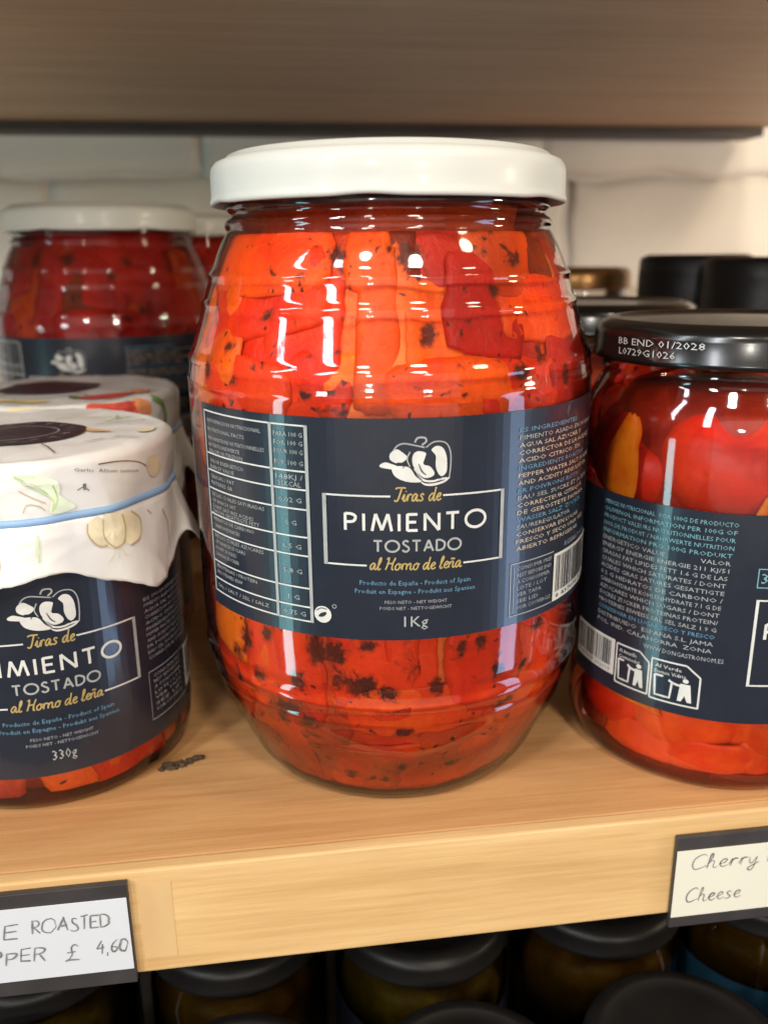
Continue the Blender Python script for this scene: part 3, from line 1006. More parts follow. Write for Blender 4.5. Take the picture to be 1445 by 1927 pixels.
def make_big_jar():
    root = empty('pepper_jar', (0, 0, 0), radians(-8.05))
    big_glass().build('glass_body', 'jar_glass', root, smooth=True)
    white_lid(root)
    revolve([(0, .38), (3.6, .36), (4.1, .42)] + [(big_r(.5 + .25 * k) - .10, .5 + .25 * k) for k in range(62)] + [(4.42, 16.1), (4.40, 16.72), (0, 16.72)], 96).build('oil', 'cloudy_oil', root, smooth=True)
    core = [(0, .4), (3.4, .4)] + [(big_r(.5 + .5 * k) - 1.0, .5 + .5 * k) for k in range(31)] + [(3.6, 16.2), (3.7, 16.7), (0, 16.7)]
    revolve(core, 48).build('pepper_filling', 'pepper_core', root, smooth=True)
    rnd = random.Random(11)
    for i, (th, z, w, h, a, c, k) in enumerate(STRIPS):
        m = pepper_piece(big_r, radians(th), z, w * 1.18, h * 1.2, radians(a), .02 + (0, .06, .14, .03, .10, .20)[i % 6], 100 + i)
        burn_attr(m.build('pepper_strip', 'pepper_%s%d' % (c, k), root, smooth=True))
    # strips deeper in, round the back and beside the label
    n = 0
    for band_z, cnt in ((15.0, 11), (13.2, 12), (11.2, 9), (5.6, 12), (3.6, 12), (1.6, 10)):
        for q in range(cnt):
            th = 360 * q / cnt + rnd.uniform(-9, 9) - 180
            front = abs(th) < 62
            c = rnd.choice('oorrrcdda')
            m = pepper_piece(big_r, radians(th), band_z + rnd.uniform(-.4, .4), rnd.uniform(2.4, 3.6), rnd.uniform(2.2, 3.2), rnd.uniform(-.5, .5), .55 if front else rnd.uniform(.02, .2), 300 + n)
            m.build('pepper_strip', 'pepper_%s%d' % (c, rnd.choice((0, 0, 1, 2, 3))), root, smooth=True)
            n += 1
    big_label(root)
    return root


def copy_tree(o, parent=None):
    c = o.copy()
    COL.objects.link(c)
    c.parent = parent
    for ch in list(o.children):
        copy_tree(ch, c)
    return c


big = make_big_jar()
tag(big, 'large white-lidded jar of roasted red pepper strips in the middle, front row', 'jar', 'large jars with white lids')
for (x, y, rz, lab_) in ((-12.1, 23.9, -18, 'large white-lidded pepper jar standing in shade behind the paper-topped jars'),
                         (-9.4, 35.7, 8, 'farthest large white-lidded jar, mostly hidden, lid peeking beside the central jar')):
    c = copy_tree(big)
    c.location = Vector((x, y, 0)) * CM
    c.rotation_euler = (0, 0, radians(rz))
    tag(c, lab_, 'jar', 'large jars with white lids')
    # shade at the back of the shelf put into darker oil and pepper colours
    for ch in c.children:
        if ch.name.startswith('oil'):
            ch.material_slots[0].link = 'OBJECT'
            ch.material_slots[0].material = MATS['cloudy_oil_shaded']
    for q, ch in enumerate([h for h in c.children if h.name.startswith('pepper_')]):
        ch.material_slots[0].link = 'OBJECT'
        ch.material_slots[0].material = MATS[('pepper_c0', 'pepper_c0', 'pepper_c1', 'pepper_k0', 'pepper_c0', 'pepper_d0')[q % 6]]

# ------------------------------------------------------------------ small jars under paper covers
L_TAB = [(-180, 2.2), (-120, 1.6), (-90, 2.5), (-62, 1.6), (-34, 2.75), (-14, 1.55), (0, 1.42), (8, 1.40), (42, 2.62), (50, 2.5), (66, 1.8), (72, 1.5), (78, 2.5), (84, 3.6), (94, 2.5), (140, 1.5), (180, 2.2)]
F_TAB = [(-180, .4), (-90, .7), (-62, .2), (-34, .95), (-16, .5), (0, .10), (22, .12), (42, .30), (58, .22), (70, .05), (76, .55), (84, 1.35), (94, .9), (140, .3), (180, .4)]


def crease(x, y, z):
    a = max(0.0, 1 - abs(noise.noise(Vector((x, y, z)))) * 3.2) ** 3
    c = max(0.0, 1 - abs(noise.noise(Vector((x * 1.9 + 7, y * 1.9, z * 1.9 + 3)))) * 3.6) ** 3
    return a + .55 * c


def cover_fn(seed, zt=10.42):
    def f(thd, t, off=0.0):
        th = radians(thd)
        nz = noise.noise(Vector((sin(th) * 1.4 + seed, cos(th) * 1.4, t * 1.2)))
        if t <= 1:
            r = t * 4.05
            x_, y_ = r * sin(th), r * cos(th)
            z = zt + .05 * noise.noise(Vector((x_ * .55 + seed, y_ * .55, 1))) + .05 * t * crease(x_ * .35 + seed, y_ * .35, 4) - .03 + off
            return (r * sin(th), -r * cos(th), z)
        cr = crease(sin(th) * 1.6 + seed, cos(th) * 1.6, t * .9)
        ph = thd * .215 + 2.2 * noise.noise(Vector((sin(th) * 2.5, cos(th) * 2.5, seed)))
        tri = abs((ph / pi) % 2 - 1)
        amp = .55 + .9 * abs(noise.noise(Vector((sin(th) * 3, cos(th) * 3, seed + 5))))
        if t <= 1.3:
            u = (t - 1) / .3
            r = 4.05 + .32 * sin(u * pi / 2) + .03 * nz + .05 * cr * u
            z = zt - .30 * (1 - cos(u * pi / 2)) + .03 * nz + .04 * cr * (1 - u)
        elif t <= 2:
            u = (t - 1.3) / .7
            r = 4.37 + .04 * sin(u * pi) + .09 * nz * u * (1 - u) * 4 - .14 * u + .05 * cr * (1 - u) + .17 * tri * amp * u ** 2.2
            z = zt - .30 - (zt - .30 - 8.78) * u
        else:
            u = t - 2
            L = smooth_tab(L_TAB, thd, 3.0) + .10 * noise.noise(Vector((thd * .08, seed, 0))) + .05 * noise.noise(Vector((thd * .3, seed, 2)))
            F = smooth_tab(F_TAB, thd, 5)
            r = 4.28 + F * u ** 1.25 + .17 * tri * amp * (1 - u) ** 1.6 + .09 * sin(thd * .16 + seed) * u + .12 * nz * u + .07 * cr * u + .13 * u ** .5
            z = 8.78 - L * u
        r += off
        return (r * sin(th), -r * cos(th), z)
    return f


def paper_cover(root, seed):
    f = cover_fn(seed)
    ts = [.06, .2, .35, .5, .65, .8, .92, 1.0, 1.06, 1.12, 1.2, 1.3, 1.42, 1.55, 1.68, 1.8, 1.9, 1.96, 2.0, 2.06, 2.14, 2.24, 2.36, 2.5, 2.64, 2.78, 2.9, 3.0]
    ts = [.06] + [.2 + .8 * k / 12 for k in range(12)] + [1 + .3 * k / 6 for k in range(6)] + [1.3 + .7 * k / 14 for k in range(14)] + [2 + k / 20 for k in range(21)]
    n = 288
    b = MB()
    b.v.append((0, 0, f(0, 0)[2]))
    for t in ts:
        b.v += [f(-180 + 360 * k / n, t) for k in range(n)]
    b.f += [(0, 1 + k, 1 + (k + 1) % n) for k in range(n)]
    for j in range(len(ts) - 1):
        for k in range(n):
            k2 = (k + 1) % n
            b.f.append((1 + j * n + k, 1 + (j + 1) * n + k, 1 + (j + 1) * n + k2, 1 + j * n + k2))
    o = b.build('paper_cover', 'cover_paper', root, smooth=True)
    sol = o.modifiers.new('thickness', 'SOLIDIFY')
    sol.thickness = .012 * CM
    sol.offset = -1
    return o, f


def top_map(f):
    return lambda x, y, off=0.0: f(math.degrees(atan2(x, -y)), min(1.0, hypot(x, y) / 4.05), off)


def tz(z):          # height on the side of the cover -> parameter
    return 1.3 + .7 * (10.12 - z) / (10.12 - 8.78) if z < 10.12 else 1.3 - .3 * (z - 10.12) / .3


def side_map(f):
    def g(thd10, z, off=0.0):
        thd = thd10 * 10
        if z >= 8.78:
            return f(thd, tz(min(z, 10.42)), off)
        L = smooth_tab(L_TAB, thd, 3.5)
        return f(thd, 2 + min(1, (8.78 - z) / L), off)
    return g


SMALL = [(0, 3.9), (.2, 4.15), (.7, 4.3), (7.3, 4.3), (8.0, 4.0), (8.6, 3.8), (20, 3.8)]


def small_r(z):
    return smooth_tab(SMALL, z, .15)


def make_small_jar(loc, rz, seed, full):
    root = empty('pepper_jar', loc, rz)
    prof = [(0, .14), (3.2, .1), (3.6, 0), (3.85, .03)] + [(small_r(.12 + .2 * k), .12 + .2 * k) for k in range(49)]
    revolve(prof, 96).build('glass_body', 'jar_glass', root, smooth=True)
    core = [(0, .3), (2.8, .3)] + [(small_r(.4 + .5 * k) - .7, .4 + .5 * k) for k in range(17)] + [(0, 8.8)]
    revolve(core, 48).build('pepper_filling', 'pepper_core', root, smooth=True)
    revolve([(3.9, 9.3), (4.0, 9.25), (4.02, 9.4), (4.02, 10.2), (3.9, 10.36), (0, 10.36)], 72).build('lid', 'white_enamel', root, smooth=True)
    rnd = random.Random(seed)
    n = 0
    for bz, cnt in ((1.1, 13), (3.0, 10), (7.6, 10)):
        for q in range(cnt):
            th = 360 * q / cnt + rnd.uniform(-7, 7)
            c = rnd.choice('oodar')
            m = pepper_piece(small_r, radians(th), bz + rnd.uniform(-.2, .2), rnd.uniform(2.2, 3.0), rnd.uniform(1.8, 2.6), rnd.uniform(-.4, .4), rnd.uniform(.02, .2), seed * 50 + n, zmax=8.9, gap=.1)
            m.build('pepper_strip', 'pepper_%s%d' % (c, rnd.choice((0, 0, 1, 2))), root, smooth=True)
            n += 1
    lab = label_sheet(4.315, -7.5, 7.0, 1.25, 7.25, root)
    fn = cyl(4.315)
    if full:
        logo(fn, lab, -.02, 6.28, 1.06)
        title_block(fn, lab, .0, 4.70, 1.06, '330g')
        b = MB()
        for k in range(11):
            s = RIGHT_TXT[k]
            p_text(b, fn, s, 2.86, 5.75 - .19 * k, .105, 2.3, 'L')
        for x0, x1, z0, z1 in ((2.78, 2.80, 1.86, 3.44), (2.78, 4.8, 1.84, 1.87), (2.78, 4.8, 3.44, 3.47)):
            p_rect(b, fn, x0, x1, z0, z1)
        for k, s in enumerate(('CONSUMIR PREF', 'BEST BEFORE END', 'A CONSOMMER', 'LOTE / LOT', 'VER TAPA', 'SEE LID', 'VOIR COUVERCLE')):
            p_text(b, fn, s, 2.98, 3.22 - .19 * k, .11, 1.5, 'L')
        b.build('small_print', 'print_dim', lab)
        barcode(fn, lab, 4.85, 6.6, 1.95, 3.4, 5)
    cov, f = paper_cover(root, seed)
    # rubber band round the neck
    b = MB()
    nn, mm = 120, 8
    for k in range(nn):
        th = -180 + 360 * k / nn
        x, y, z = f(th, 1.985)
        r = hypot(x, y) + .03
        for j in range(mm):
            a = 2 * pi * j / mm
            rr, zz = r + .07 * cos(a), z + .11 * sin(a) + .02 * sin(radians(th * 3))
            b.v.append((rr * sin(radians(th)), -rr * cos(radians(th)), zz))
    for k in range(nn):
        for j in range(mm):
            a, c = k * mm + j, ((k + 1) % nn) * mm + j
            a2, c2 = k * mm + (j + 1) % mm, ((k + 1) % nn) * mm + (j + 1) % mm
            b.f.append((a, c, c2, a2))
    b.build('rubber_band', 'band_blue', root, smooth=True)
    return root, cov, f


def pr(kind, fn, args, name, mat, cov, **kw):
    b = MB()
    for a in args:
        (p_blob if kind == 'b' else p_stroke)(b, fn, a, **kw)
    return b.build(name, mat, cov)


sj, cov, f = make_small_jar((-11.1, .8, 0), radians(15.7), 2.0, True)
tag(sj, 'small pepper jar with garlic-printed paper cover tied by a blue band, front left', 'jar', 'small jars under paper covers')
tm, sm_ = top_map(f), side_map(f)
pr('b', tm, [circ_pts(-.30, -.20, 2.15, 1.75, 20)[:-1]], 'seal_print', 'ink_plum', cov, off=.05, rings=6)
pr('s', tm, [circ_pts(-.30, -.20, 1.35, 1.05, 20)], 'seal_print', 'print_dim', cov, w=.05, off=.066)
b = MB()
for k in range(16):
    a = radians(-150 + 20 * k)
    cx_, cy_ = -.30 + 1.75 * cos(a), -.20 + 1.4 * sin(a)
    p_stroke(b, tm, [(cx_ - .1, cy_ - .06), (cx_, cy_ + .06), (cx_ + .1, cy_ - .03)], .04, off=.066)
b.build('seal_print', 'print_dim', cov)
pr('b', tm, [[(1.82, -.45), (2.1, -.62), (2.5, -1.1), (2.2, -1.05), (1.85, -.8)]], 'vegetable_print', 'ink_tan', cov, off=.05)
pr('s', tm, [[(.45, -2.0), (.6, -2.8), (.75, -3.6)], [(2.2, .3), (3.0, .6), (3.75, .6)], [(1.6, -2.4), (2.2, -2.3), (2.6, -2.1)]], 'line_print', 'ink_brown', cov, w=.05, off=.05)
pr('b', tm, [[(3.3, -1.0), (3.75, -1.1), (3.6, -1.7), (3.2, -1.6)]], 'vegetable_print', 'ink_garlic', cov, off=.05)
pr('b', sm_, [[(-.4, 10.1), (.3, 10.05), (.9, 9.85), (.95, 9.55), (.75, 9.2), (.6, 9.5), (.2, 9.8)], [(.55, 9.02), (.8, 9.5), (1.1, 9.35), (1.45, 9.08), (1.1, 8.98)]], 'leek_print', 'ink_pale_leaf', cov, off=.03, rings=4)
pr('s', sm_, [[(-.45, 10.12), (-.1, 9.85), (.35, 9.62), (.7, 9.35), (.62, 9.02)], [(.75, 9.75), (.85, 9.4), (.7, 9.1)], [(.05, 8.5), (.02, 8.1), (0, 7.75)]], 'leek_print', 'ink_leaf', cov, w=.055, off=.036)
pr('s', sm_, [[(-.35, 9.7), (0, 9.5), (.45, 9.3)], [(-.3, 9.1), (-.15, 9.3), (.2, 9.25), (.4, 9.1)]], 'line_print', 'ink_garlic_line', cov, w=.025, off=.03)
pr('b', sm_, [[(1.75, 8.5), (2.0, 8.68), (2.2, 8.66), (2.35, 8.2), (2.3, 7.9), (2.0, 7.95), (1.75, 8.2)],
              [(2.3, 8.68), (2.65, 8.72), (2.95, 8.66), (3.05, 8.2), (2.85, 7.78), (2.5, 7.74), (2.3, 7.95)],
              [(3.05, 8.62), (3.5, 8.6), (3.85, 8.3), (3.7, 7.85), (3.25, 7.72), (3.0, 7.85)]], 'garlic_print', 'ink_garlic', cov, off=.03)
pr('s', sm_, [[(1.75, 8.55), (1.72, 8.25), (2.0, 7.92), (2.35, 7.85)], [(2.3, 8.6), (2.25, 8.1), (2.6, 7.74), (2.95, 7.8)], [(3.05, 8.62), (3.08, 8.2), (2.95, 7.8)], [(3.5, 8.6), (3.88, 8.3), (3.65, 7.8), (3.2, 7.68)]], 'garlic_print', 'ink_garlic_line', cov, w=.05, off=.04)
pr('s', sm_, [[(2.6, 7.7), (2.5, 7.5), (2.3, 7.35)], [(2.7, 7.7), (2.72, 7.4)], [(2.8, 7.7), (2.95, 7.45), (3.1, 7.4)]], 'garlic_print', 'ink_garlic', cov, w=.025, off=.04)
b = MB()
p_text(b, lambda s, z, off=0: sm_(s, z - .16 * (s - 1.5), off), 'Garlic  Allium sativum', 1.5, 10.05, .10, 2.6, 'L', off=.03, shear=.02)
p_text(b, sm_, '1', 1.75, 9.5, .18, .12, 'L', off=.03)
p_stroke(b, sm_, [(1.55, 9.52), (1.75, 9.58), (1.95, 9.46)], .03, off=.03)
b.build('caption_print', 'print_pencil', cov)
pr('s', sm_, [[(2.4, 10.12), (3.3, 10.08), (4.2, 9.9), (5.0, 9.5)]], 'line_print', 'ink_brown', cov, w=.03, off=.03)

pr('s', tm, [[(1.0, 1.6), (1.9, 1.9), (2.8, 1.6)], [(1.3, 2.3), (1.9, 2.6), (2.4, 2.5)], [(2.5, -1.9), (2.9, -2.3), (3.1, -2.6)]], 'line_print', 'ink_garlic_line', cov, w=.04, off=.05)
pr('s', tm, [[(2.5, .9), (2.9, 1.3), (3.4, 1.4)], [(2.9, 1.3), (3.0, 1.8)], [(-2.9, -1.6), (-2.4, -2.3), (-1.6, -2.9)], [(-2.4, -2.3), (-2.9, -2.7)]], 'leaf_print', 'ink_leaf', cov, w=.09, off=.05)
pr('s', sm_, [[(5.3, 8.3), (5.6, 7.8), (5.5, 7.3)], [(4.4, 8.45), (4.6, 8.3)], [(-1.6, 8.4), (-1.2, 7.9), (-1.3, 7.5)], [(-2.6, 8.5), (-2.2, 8.2), (-1.9, 7.8)]], 'line_print', 'ink_garlic_line', cov, w=.05, off=.035)
pr('s', sm_, [[(-2.2, 9.9), (-1.7, 9.6), (-1.5, 9.2)], [(-1.7, 9.6), (-1.2, 9.75)], [(-2.0, 9.3), (-1.6, 9.25)]], 'leaf_print', 'ink_leaf', cov, w=.07, off=.03)
pr('b', sm_, [[(4.6, 9.9), (5.3, 9.95), (5.7, 9.6), (5.2, 9.3), (4.7, 9.5)]], 'vegetable_print', 'ink_garlic', cov, off=.03)

sj2, cov, f = make_small_jar((-11.7, 9.9, 0), radians(12.6), 5.0, False)
tag(sj2, 'paper-covered jar with a red chili print, second from the front on the left', 'jar', 'small jars under paper covers')
tm, sm_ = top_map(f), side_map(f)
pr('b', tm, [circ_pts(-.65, .55, 1.95, 1.75, 20)[:-1]], 'seal_print', 'ink_plum', cov, off=.05, rings=6)
pr('b', tm, [[(.3, -2.6), (1.2, -2.1), (2.2, -2.0), (2.5, -2.4), (2.0, -3.1), (1.2, -3.4), (.5, -3.1)]], 'chili_print', 'ink_chili', cov, off=.05, rings=4)
pr('b', tm, [[(2.35, -1.7), (2.9, -1.6), (3.1, -2.0), (2.6, -2.6)]], 'chili_print', 'ink_chili_tip', cov, off=.056)
pr('b', tm, [[(0, -2.6), (.3, -2.3), (.45, -2.7), (.2, -3.1)]], 'chili_print', 'ink_dark_leaf', cov, off=.056)
pr('b', sm_, [[(.8, 10.3), (2.2, 10.3), (3.3, 10.25), (3.2, 9.7), (2.0, 9.55), (1.0, 9.7)]], 'chili_print', 'ink_chili', cov, off=.03)
pr('b', sm_, [[(3.2, 10.3), (4.0, 10.25), (4.2, 9.8), (3.6, 9.6)]], 'chili_print', 'ink_chili_tip', cov, off=.03)
pr('s', sm_, [[(4.4, 10.3), (5.0, 10.0), (5.2, 9.5), (5.0, 9.0)]], 'chili_print', 'ink_dark_leaf', cov, w=.22, off=.04)
pr('b', tm, [[(-3.2, -2.0), (-2.2, -2.8), (-.9, -3.3), (-.8, -3.0), (-1.9, -2.4)]], 'vegetable_print', 'ink_yellow', cov, off=.05)
pr('b', sm_, [[(-3.0, 10.2), (-1.0, 10.25), (-.6, 9.8), (-2.0, 9.6)]], 'vegetable_print', 'ink_yellow', cov, off=.03)
pr('s', tm, [[(.3, -1.2), (.7, -1.9), (.6, -2.3)], [(-2.0, -2.0), (-.5, -2.4), (.3, -2.0)], [(1.6, .6), (2.6, .9), (3.4, .6)]], 'line_print', 'ink_brown', cov, w=.05, off=.05)

# ------------------------------------------------------------------ jars of cherry peppers with black lids
CH = [(0, 4.0), (.25, 4.3), (.8, 4.4), (9.6, 4.4), (10.9, 4.36), (11.4, 4.22), (11.8, 3.98), (12.1, 3.85), (20, 3.85)]


def cherry_r(z):
    return smooth_tab(CH, z, .2)


def cherry_pepper(R, seed):
    b = MB()
    nu, nv = 28, 18
    for j in range(nv + 1):
        ph = pi * j / nv
        for i in range(nu):
            th = 2 * pi * i / nu
            r = R * (1 + .03 * cos(4 * th + seed) * sin(ph) + .05 * noise.noise(Vector((sin(ph) * cos(th) * 1.3 + seed, sin(ph) * sin(th) * 1.3, cos(ph) * 1.3))))
            dip = .35 * R * math.exp(-(ph / .32) ** 2)
            b.v.append((r * sin(ph) * cos(th), r * sin(ph) * sin(th), (r * .92 - dip) * cos(ph)))
    for j in range(nv):
        for i in range(nu):
            b.f.append((j * nu + i, (j + 1) * nu + i, (j + 1) * nu + (i + 1) % nu, j * nu + (i + 1) % nu))
    return b


CHERRY_TXT = [('MENGE NUTRICIONAL  POR 100G DE PRODUCTO', 't'), ('OLIVENOL INFORMATION PER 100G OF', 't'), ('PRODUCT VALEURS NUTRITIONNELLES POUR', 't'), ('100G DE PRODUIT / NAHRWERTE NUTRITION', 't'), ('INFORMATION PRO 100G PRODUKT', 't'), ('ENERGETICO VALUE              VALOR', 'w'), ('ENERGY ENERGIE ENERGIE 211 KJ/51', 'w'), ('GRASAS FAT LIPIDES FETT 1.6 G DE LAS', 'w'), ('CUALES WHICH SATURATES / DONT', 'w'), ('ACIDES GRAS SATURES GESATTIGTE', 'w'), ('0.2 G HIDRATOS DE CARBONO /', 'w'), ('CARBOHYDRATE KOHLENHYDRATE 7.1 G DE', 'w'), ('AZUCARES WHICH SUGARS / DONT', 'w'), ('SUCRES ZUCKER PROTEINAS PROTEIN/', 'w'), ('PROTEINES EIWEISS SAL SEL SALZ 1.9 G', 'w'), ('CONSERVAR EN LUGAR SECO Y FRESCO', 't'), ('DISTRIBUIDO  ESPAÑA S.L. JAMA', 'w'), ('POL. IND. CALAHORRA  ZONA', 'w')]


def recycle_icon(fn, lab, s0, s1, z0, z1, lines):
    b = MB()
    t = .05
    cut = (s1 - s0) * .28
    for a, c in (((s0, z0), (s0, z1)), ((s0, z1), (s1 - cut, z1)), ((s1 - cut, z1), (s1, z1 - cut * .8)), ((s1, z1 - cut * .8), (s1, z0)), ((s1, z0), (s0, z0))):
        p_stroke(b, fn, [a, c], t, sm=False)
    w, h = s1 - s0, z1 - z0
    for k, s in enumerate(lines):
        p_text(b, fn, s, s0 + .1, z1 - .24 - .18 * k, .12, w * (.55 + .1 * k), 'L')
    # bin and person throwing something away
    bx = s0 + w * .28
    p_stroke(b, fn, [(bx - .2 * w, z0 + .62 * h), (bx - .17 * w, z0 + .12 * h), (bx + .14 * w, z0 + .12 * h), (bx + .17 * w, z0 + .5 * h)], .06, sm=False)
    p_stroke(b, fn, [(bx - .2 * w, z0 + .62 * h), (bx - .02 * w, z0 + .62 * h)], .06, sm=False)
    px = s0 + w * .72
    p_blob(b, fn, circ_pts(px, z0 + .62 * h, .085, .07, 10)[:-1], sm=False)
    p_blob(b, fn, [(px - .1 * w, z0 + .54 * h), (px + .1 * w, z0 + .54 * h), (px + .15 * w, z0 + .10 * h), (px + .06 * w, z0 + .10 * h), (px, z0 + .3 * h), (px - .06 * w, z0 + .10 * h), (px - .14 * w, z0 + .10 * h)], sm=False)
    p_stroke(b, fn, [(px - .05 * w, z0 + .48 * h), (px - .22 * w, z0 + .50 * h), (px - .34 * w, z0 + .56 * h)], .07)
    b.build('recycling_print', 'print_white', lab)


def black_lid(parent, z0, z1, R, mat='black_enamel', name='lid'):
    h = z1 - z0
    prof = [(R - .25, z0 + h * .5), (R - .2, z0 + .06), (R - .06, z0), (R + .02, z0 + .06), (R + .02, z0 + .16), (R - .02, z0 + .24), (R - .02, z0 + .62 * h), (R - .05, z1 - .30), (R - .14, z1 - .16), (R - .30, z1 - .08), (R - .42, z1 - .02), (R - .52, z1), (R - .62, z1 - .03), (R - .72, z1 - .10), (R - 1.0, z1 - .12), (0, z1 - .12)]
    return revolve(prof, 112).build(name, mat, parent, smooth=True)


def make_cherry_jar(loc, rz, full):
    root = empty('cherry_pepper_jar', loc, rz)
    prof = [(0, .15), (3.3, .1), (3.7, 0), (3.95, .03)] + [(cherry_r(.12 + .12 * k) + ridge(.12 + .12 * k, .9, .2, .02), .12 + .12 * k) for k in range(99)]
    prof += [(3.86, 12.05), (3.95, 12.12), (3.98, 12.2), (3.93, 12.28), (3.84, 12.35), (3.84, 12.9)]
    revolve(prof, 112).build('glass_body', 'jar_glass', root, smooth=True)
    lid_ = black_lid(root, 12.45, 13.6, 4.25)
    core = [(0, .5), (2.5, .5), (3.3, 1.2), (3.35, 10.4), (3.0, 11.5), (0, 11.7)]
    revolve(core, 48).build('pepper_filling', 'cherry_dark' if full else 'pepper_core', root, smooth=True)
    revolve([(0, .38), (3.5, .36), (3.95, .42)] + [(cherry_r(.5 + .25 * k) - .08, .5 + .25 * k) for k in range(46)] + [(3.6, 11.95), (0, 11.95)], 96).build('oil', 'cloudy_oil_red', root, smooth=True)
    rnd = random.Random(4)
    base = [cherry_pepper(1.95, 1.0), cherry_pepper(1.85, 2.3), cherry_pepper(2.0, 4.1)]
    spots = []
    # azimuth, height, distance from the axis, size index, tone (front ones first)
    for a, z, r, k, c in ((3, 9.75, 2.32, 0, 'red'), (-60, 9.3, 2.3, 1, 'red'), (60, 9.3, 2.25, 2, 'red'), (-50, 1.95, 2.45, 1, 'red'), (-8, 2.1, 2.3, 0, 'orange'), (40, 2.0, 2.3, 2, 'orange'), (95, 9.2, 2.4, 1, 'red'), (150, 9.4, 2.3, 2, 'red'), (-100, 9.3, 2.3, 2, 'red'), (95, 2.0, 2.4, 1, 'dark'), (150, 2.0, 2.4, 1, 'orange'), (-105, 2.0, 2.4, 1, 'red'), (-20, 6.2, 2.3, 0, 'red'), (45, 6.0, 2.3, 1, 'orange'), (-80, 6.0, 2.3, 1, 'red'), (120, 6.0, 2.3, 1, 'red'), (180, 6.0, 2.3, 1, 'red')):
        spots.append((a, z, r, k, c))
    for a, z, r, k, c in spots:
        o = base[k].build('cherry_pepper', 'cherry_' + c, root, smooth=True)
        o.location = (r * sin(radians(a)) * CM, -r * cos(radians(a)) * CM, z * CM)
        o.rotation_euler = (rnd.uniform(-.7, .7), rnd.uniform(-.7, .7), rnd.uniform(0, 6))
    # pale cheese-filled halves pressed against the glass
    for th, z, w, h, a in ((-44, 9.8, 1.5, 2.7, -.34), (21, 8.7, 1.5, 1.3, .3), (-30, 2.55, 1.9, .7, -.1), (88, 10, 1.4, 1.8, .2)):
        m = pepper_piece(cherry_r, radians(th), z, w, h, a, .04, int(900 + th), zmax=11.2, taper=.5)
        m.build('pepper_half', 'cherry_amber', root, smooth=True)
    for th, z, w, h, a in ((-58, 1.2, 2.4, 1.6, .2), (-24, .95, 3.6, 1.2, .0), (8, .9, 3.4, 1.2, .0), (38, 1.0, 3.2, 1.3, 0)):
        m = pepper_piece(cherry_r, radians(th), z, w, h, a, .25, int(950 + th), zmax=11.2)
        m.build('pepper_half', 'cherry_orange' if th > -30 else 'cherry_dark', root, smooth=True)
    lab = label_sheet(4.415, -5.0, 8.0, 2.46, 8.70, root)
    fn = cyl(4.415)
    if not full:
        return root
    cols = {}
    for k, (s, c) in enumerate(CHERRY_TXT):
        z = 8.40 - .222 * k
        key = 'print_blue' if k == 15 else ('print_teal' if c == 't' else 'print_grey')
        p_text(cols.setdefault(key, MB()), fn, s, -3.55, z - .06, .13, 4.05 - .02 * k, 'L')
    p_text(cols['print_grey'], fn, 'WWW.DONGASTRONOM.ES', -1.75, 4.30, .14, 2.25, 'L')
    for c, m in cols.items():
        m.build('small_print', c, lab)
    barcode(fn, lab, -4.7, -2.72, 3.0, 4.18, 9)
    recycle_icon(fn, lab, -2.64, -1.52, 2.84, 4.12, ('Al Amarillo', 'Contenedor'))
    recycle_icon(fn, lab, -1.44, -.05, 2.78, 4.06, ('Al Verde', 'Envase Vidrio'))
    b = MB()
    for x0, x1, z0, z1 in ((1.16, 1.24, 3.68, 6.28), (1.16, 5.6, 3.66, 3.71), (1.16, 5.6, 6.25, 6.30), (5.52, 5.6, 3.68, 6.28)):
        p_rect(b, fn, x0, x1, z0, z1)
    p_letters(b, fn, 'PIMIENTO', 1.5, 5.2, 5.12, .46, .085, CAPS, gap=.34)
    b.build('title_lettering', 'print_white', lab)
    b = MB()
    for x0, x1, z0, z1 in ((1.12, 1.15, 6.66, 7.2), (1.12, 2.4, 6.64, 6.67), (1.12, 2.4, 7.18, 7.21), (2.38, 2.41, 6.66, 7.2)):
        p_rect(b, fn, x0, x1, z0, z1)
    p_text(b, fn, '350 g', 1.22, 6.78, .3, 1.0, 'L')
    b.build('weight_print', 'print_teal', lab)
    b = MB()
    f2 = cyl(4.245)
    p_text(b, f2, 'BB END 01/2028', -3.55, 12.98, .19, 2.75, 'L', off=.02)
    p_text(b, f2, 'L0729G1026', -3.52, 12.70, .19, 1.95, 'L', off=.02)
    b.build('date_code', 'print_code', lid_)
    return root


cj = make_cherry_jar((10.45, -1.4, 0), radians(-30.07), True)
tag(cj, 'black-lidded jar of cherry peppers with dark label, front right', 'jar', 'black-lidded pepper jars')
cj2 = make_cherry_jar((9.7, 8.9, 0), radians(-20), False)
tag(cj2, 'black-lidded jar directly behind the front cherry pepper jar, low glossy lid', 'jar', 'black-lidded pepper jars')
c = copy_tree(cj2)
c.location = Vector((8.0, 18.6, 0)) * CM
tag(c, 'black-lidded jar third in line, its rim just showing beside the central jar', 'jar', 'black-lidded pepper jars')


# ------------------------------------------------------------------ tall jars with black lids and the gold-lidded jar at the back
def tall_jar(name, loc, R, zl0, zl1, lidmat, fill, label, cat, group=None, glass='jar_glass'):
    root = empty(name, loc)
    H = zl0
    prof = [(0, .12), (R - .6, .05), (R - .25, 0), (R - .05, .2), (R, .5), (R, H - 1.6), (R - .08, H - 1.1), (R - .3, H - .6), (R - .38, H - .2), (R - .38, H + .4)]
    revolve(prof, 72).build('glass_body', glass, root, smooth=True)
    revolve([(0, .4), (R - .5, .4), (R - .2, .8), (R - .18, H - 1.6), (R - .5, H - .8), (0, H - .75)], 48).build('filling', fill, root, smooth=True)
    black_lid(root, zl0, zl1, R - .02, lidmat)
    return tag(root, label, cat, group)


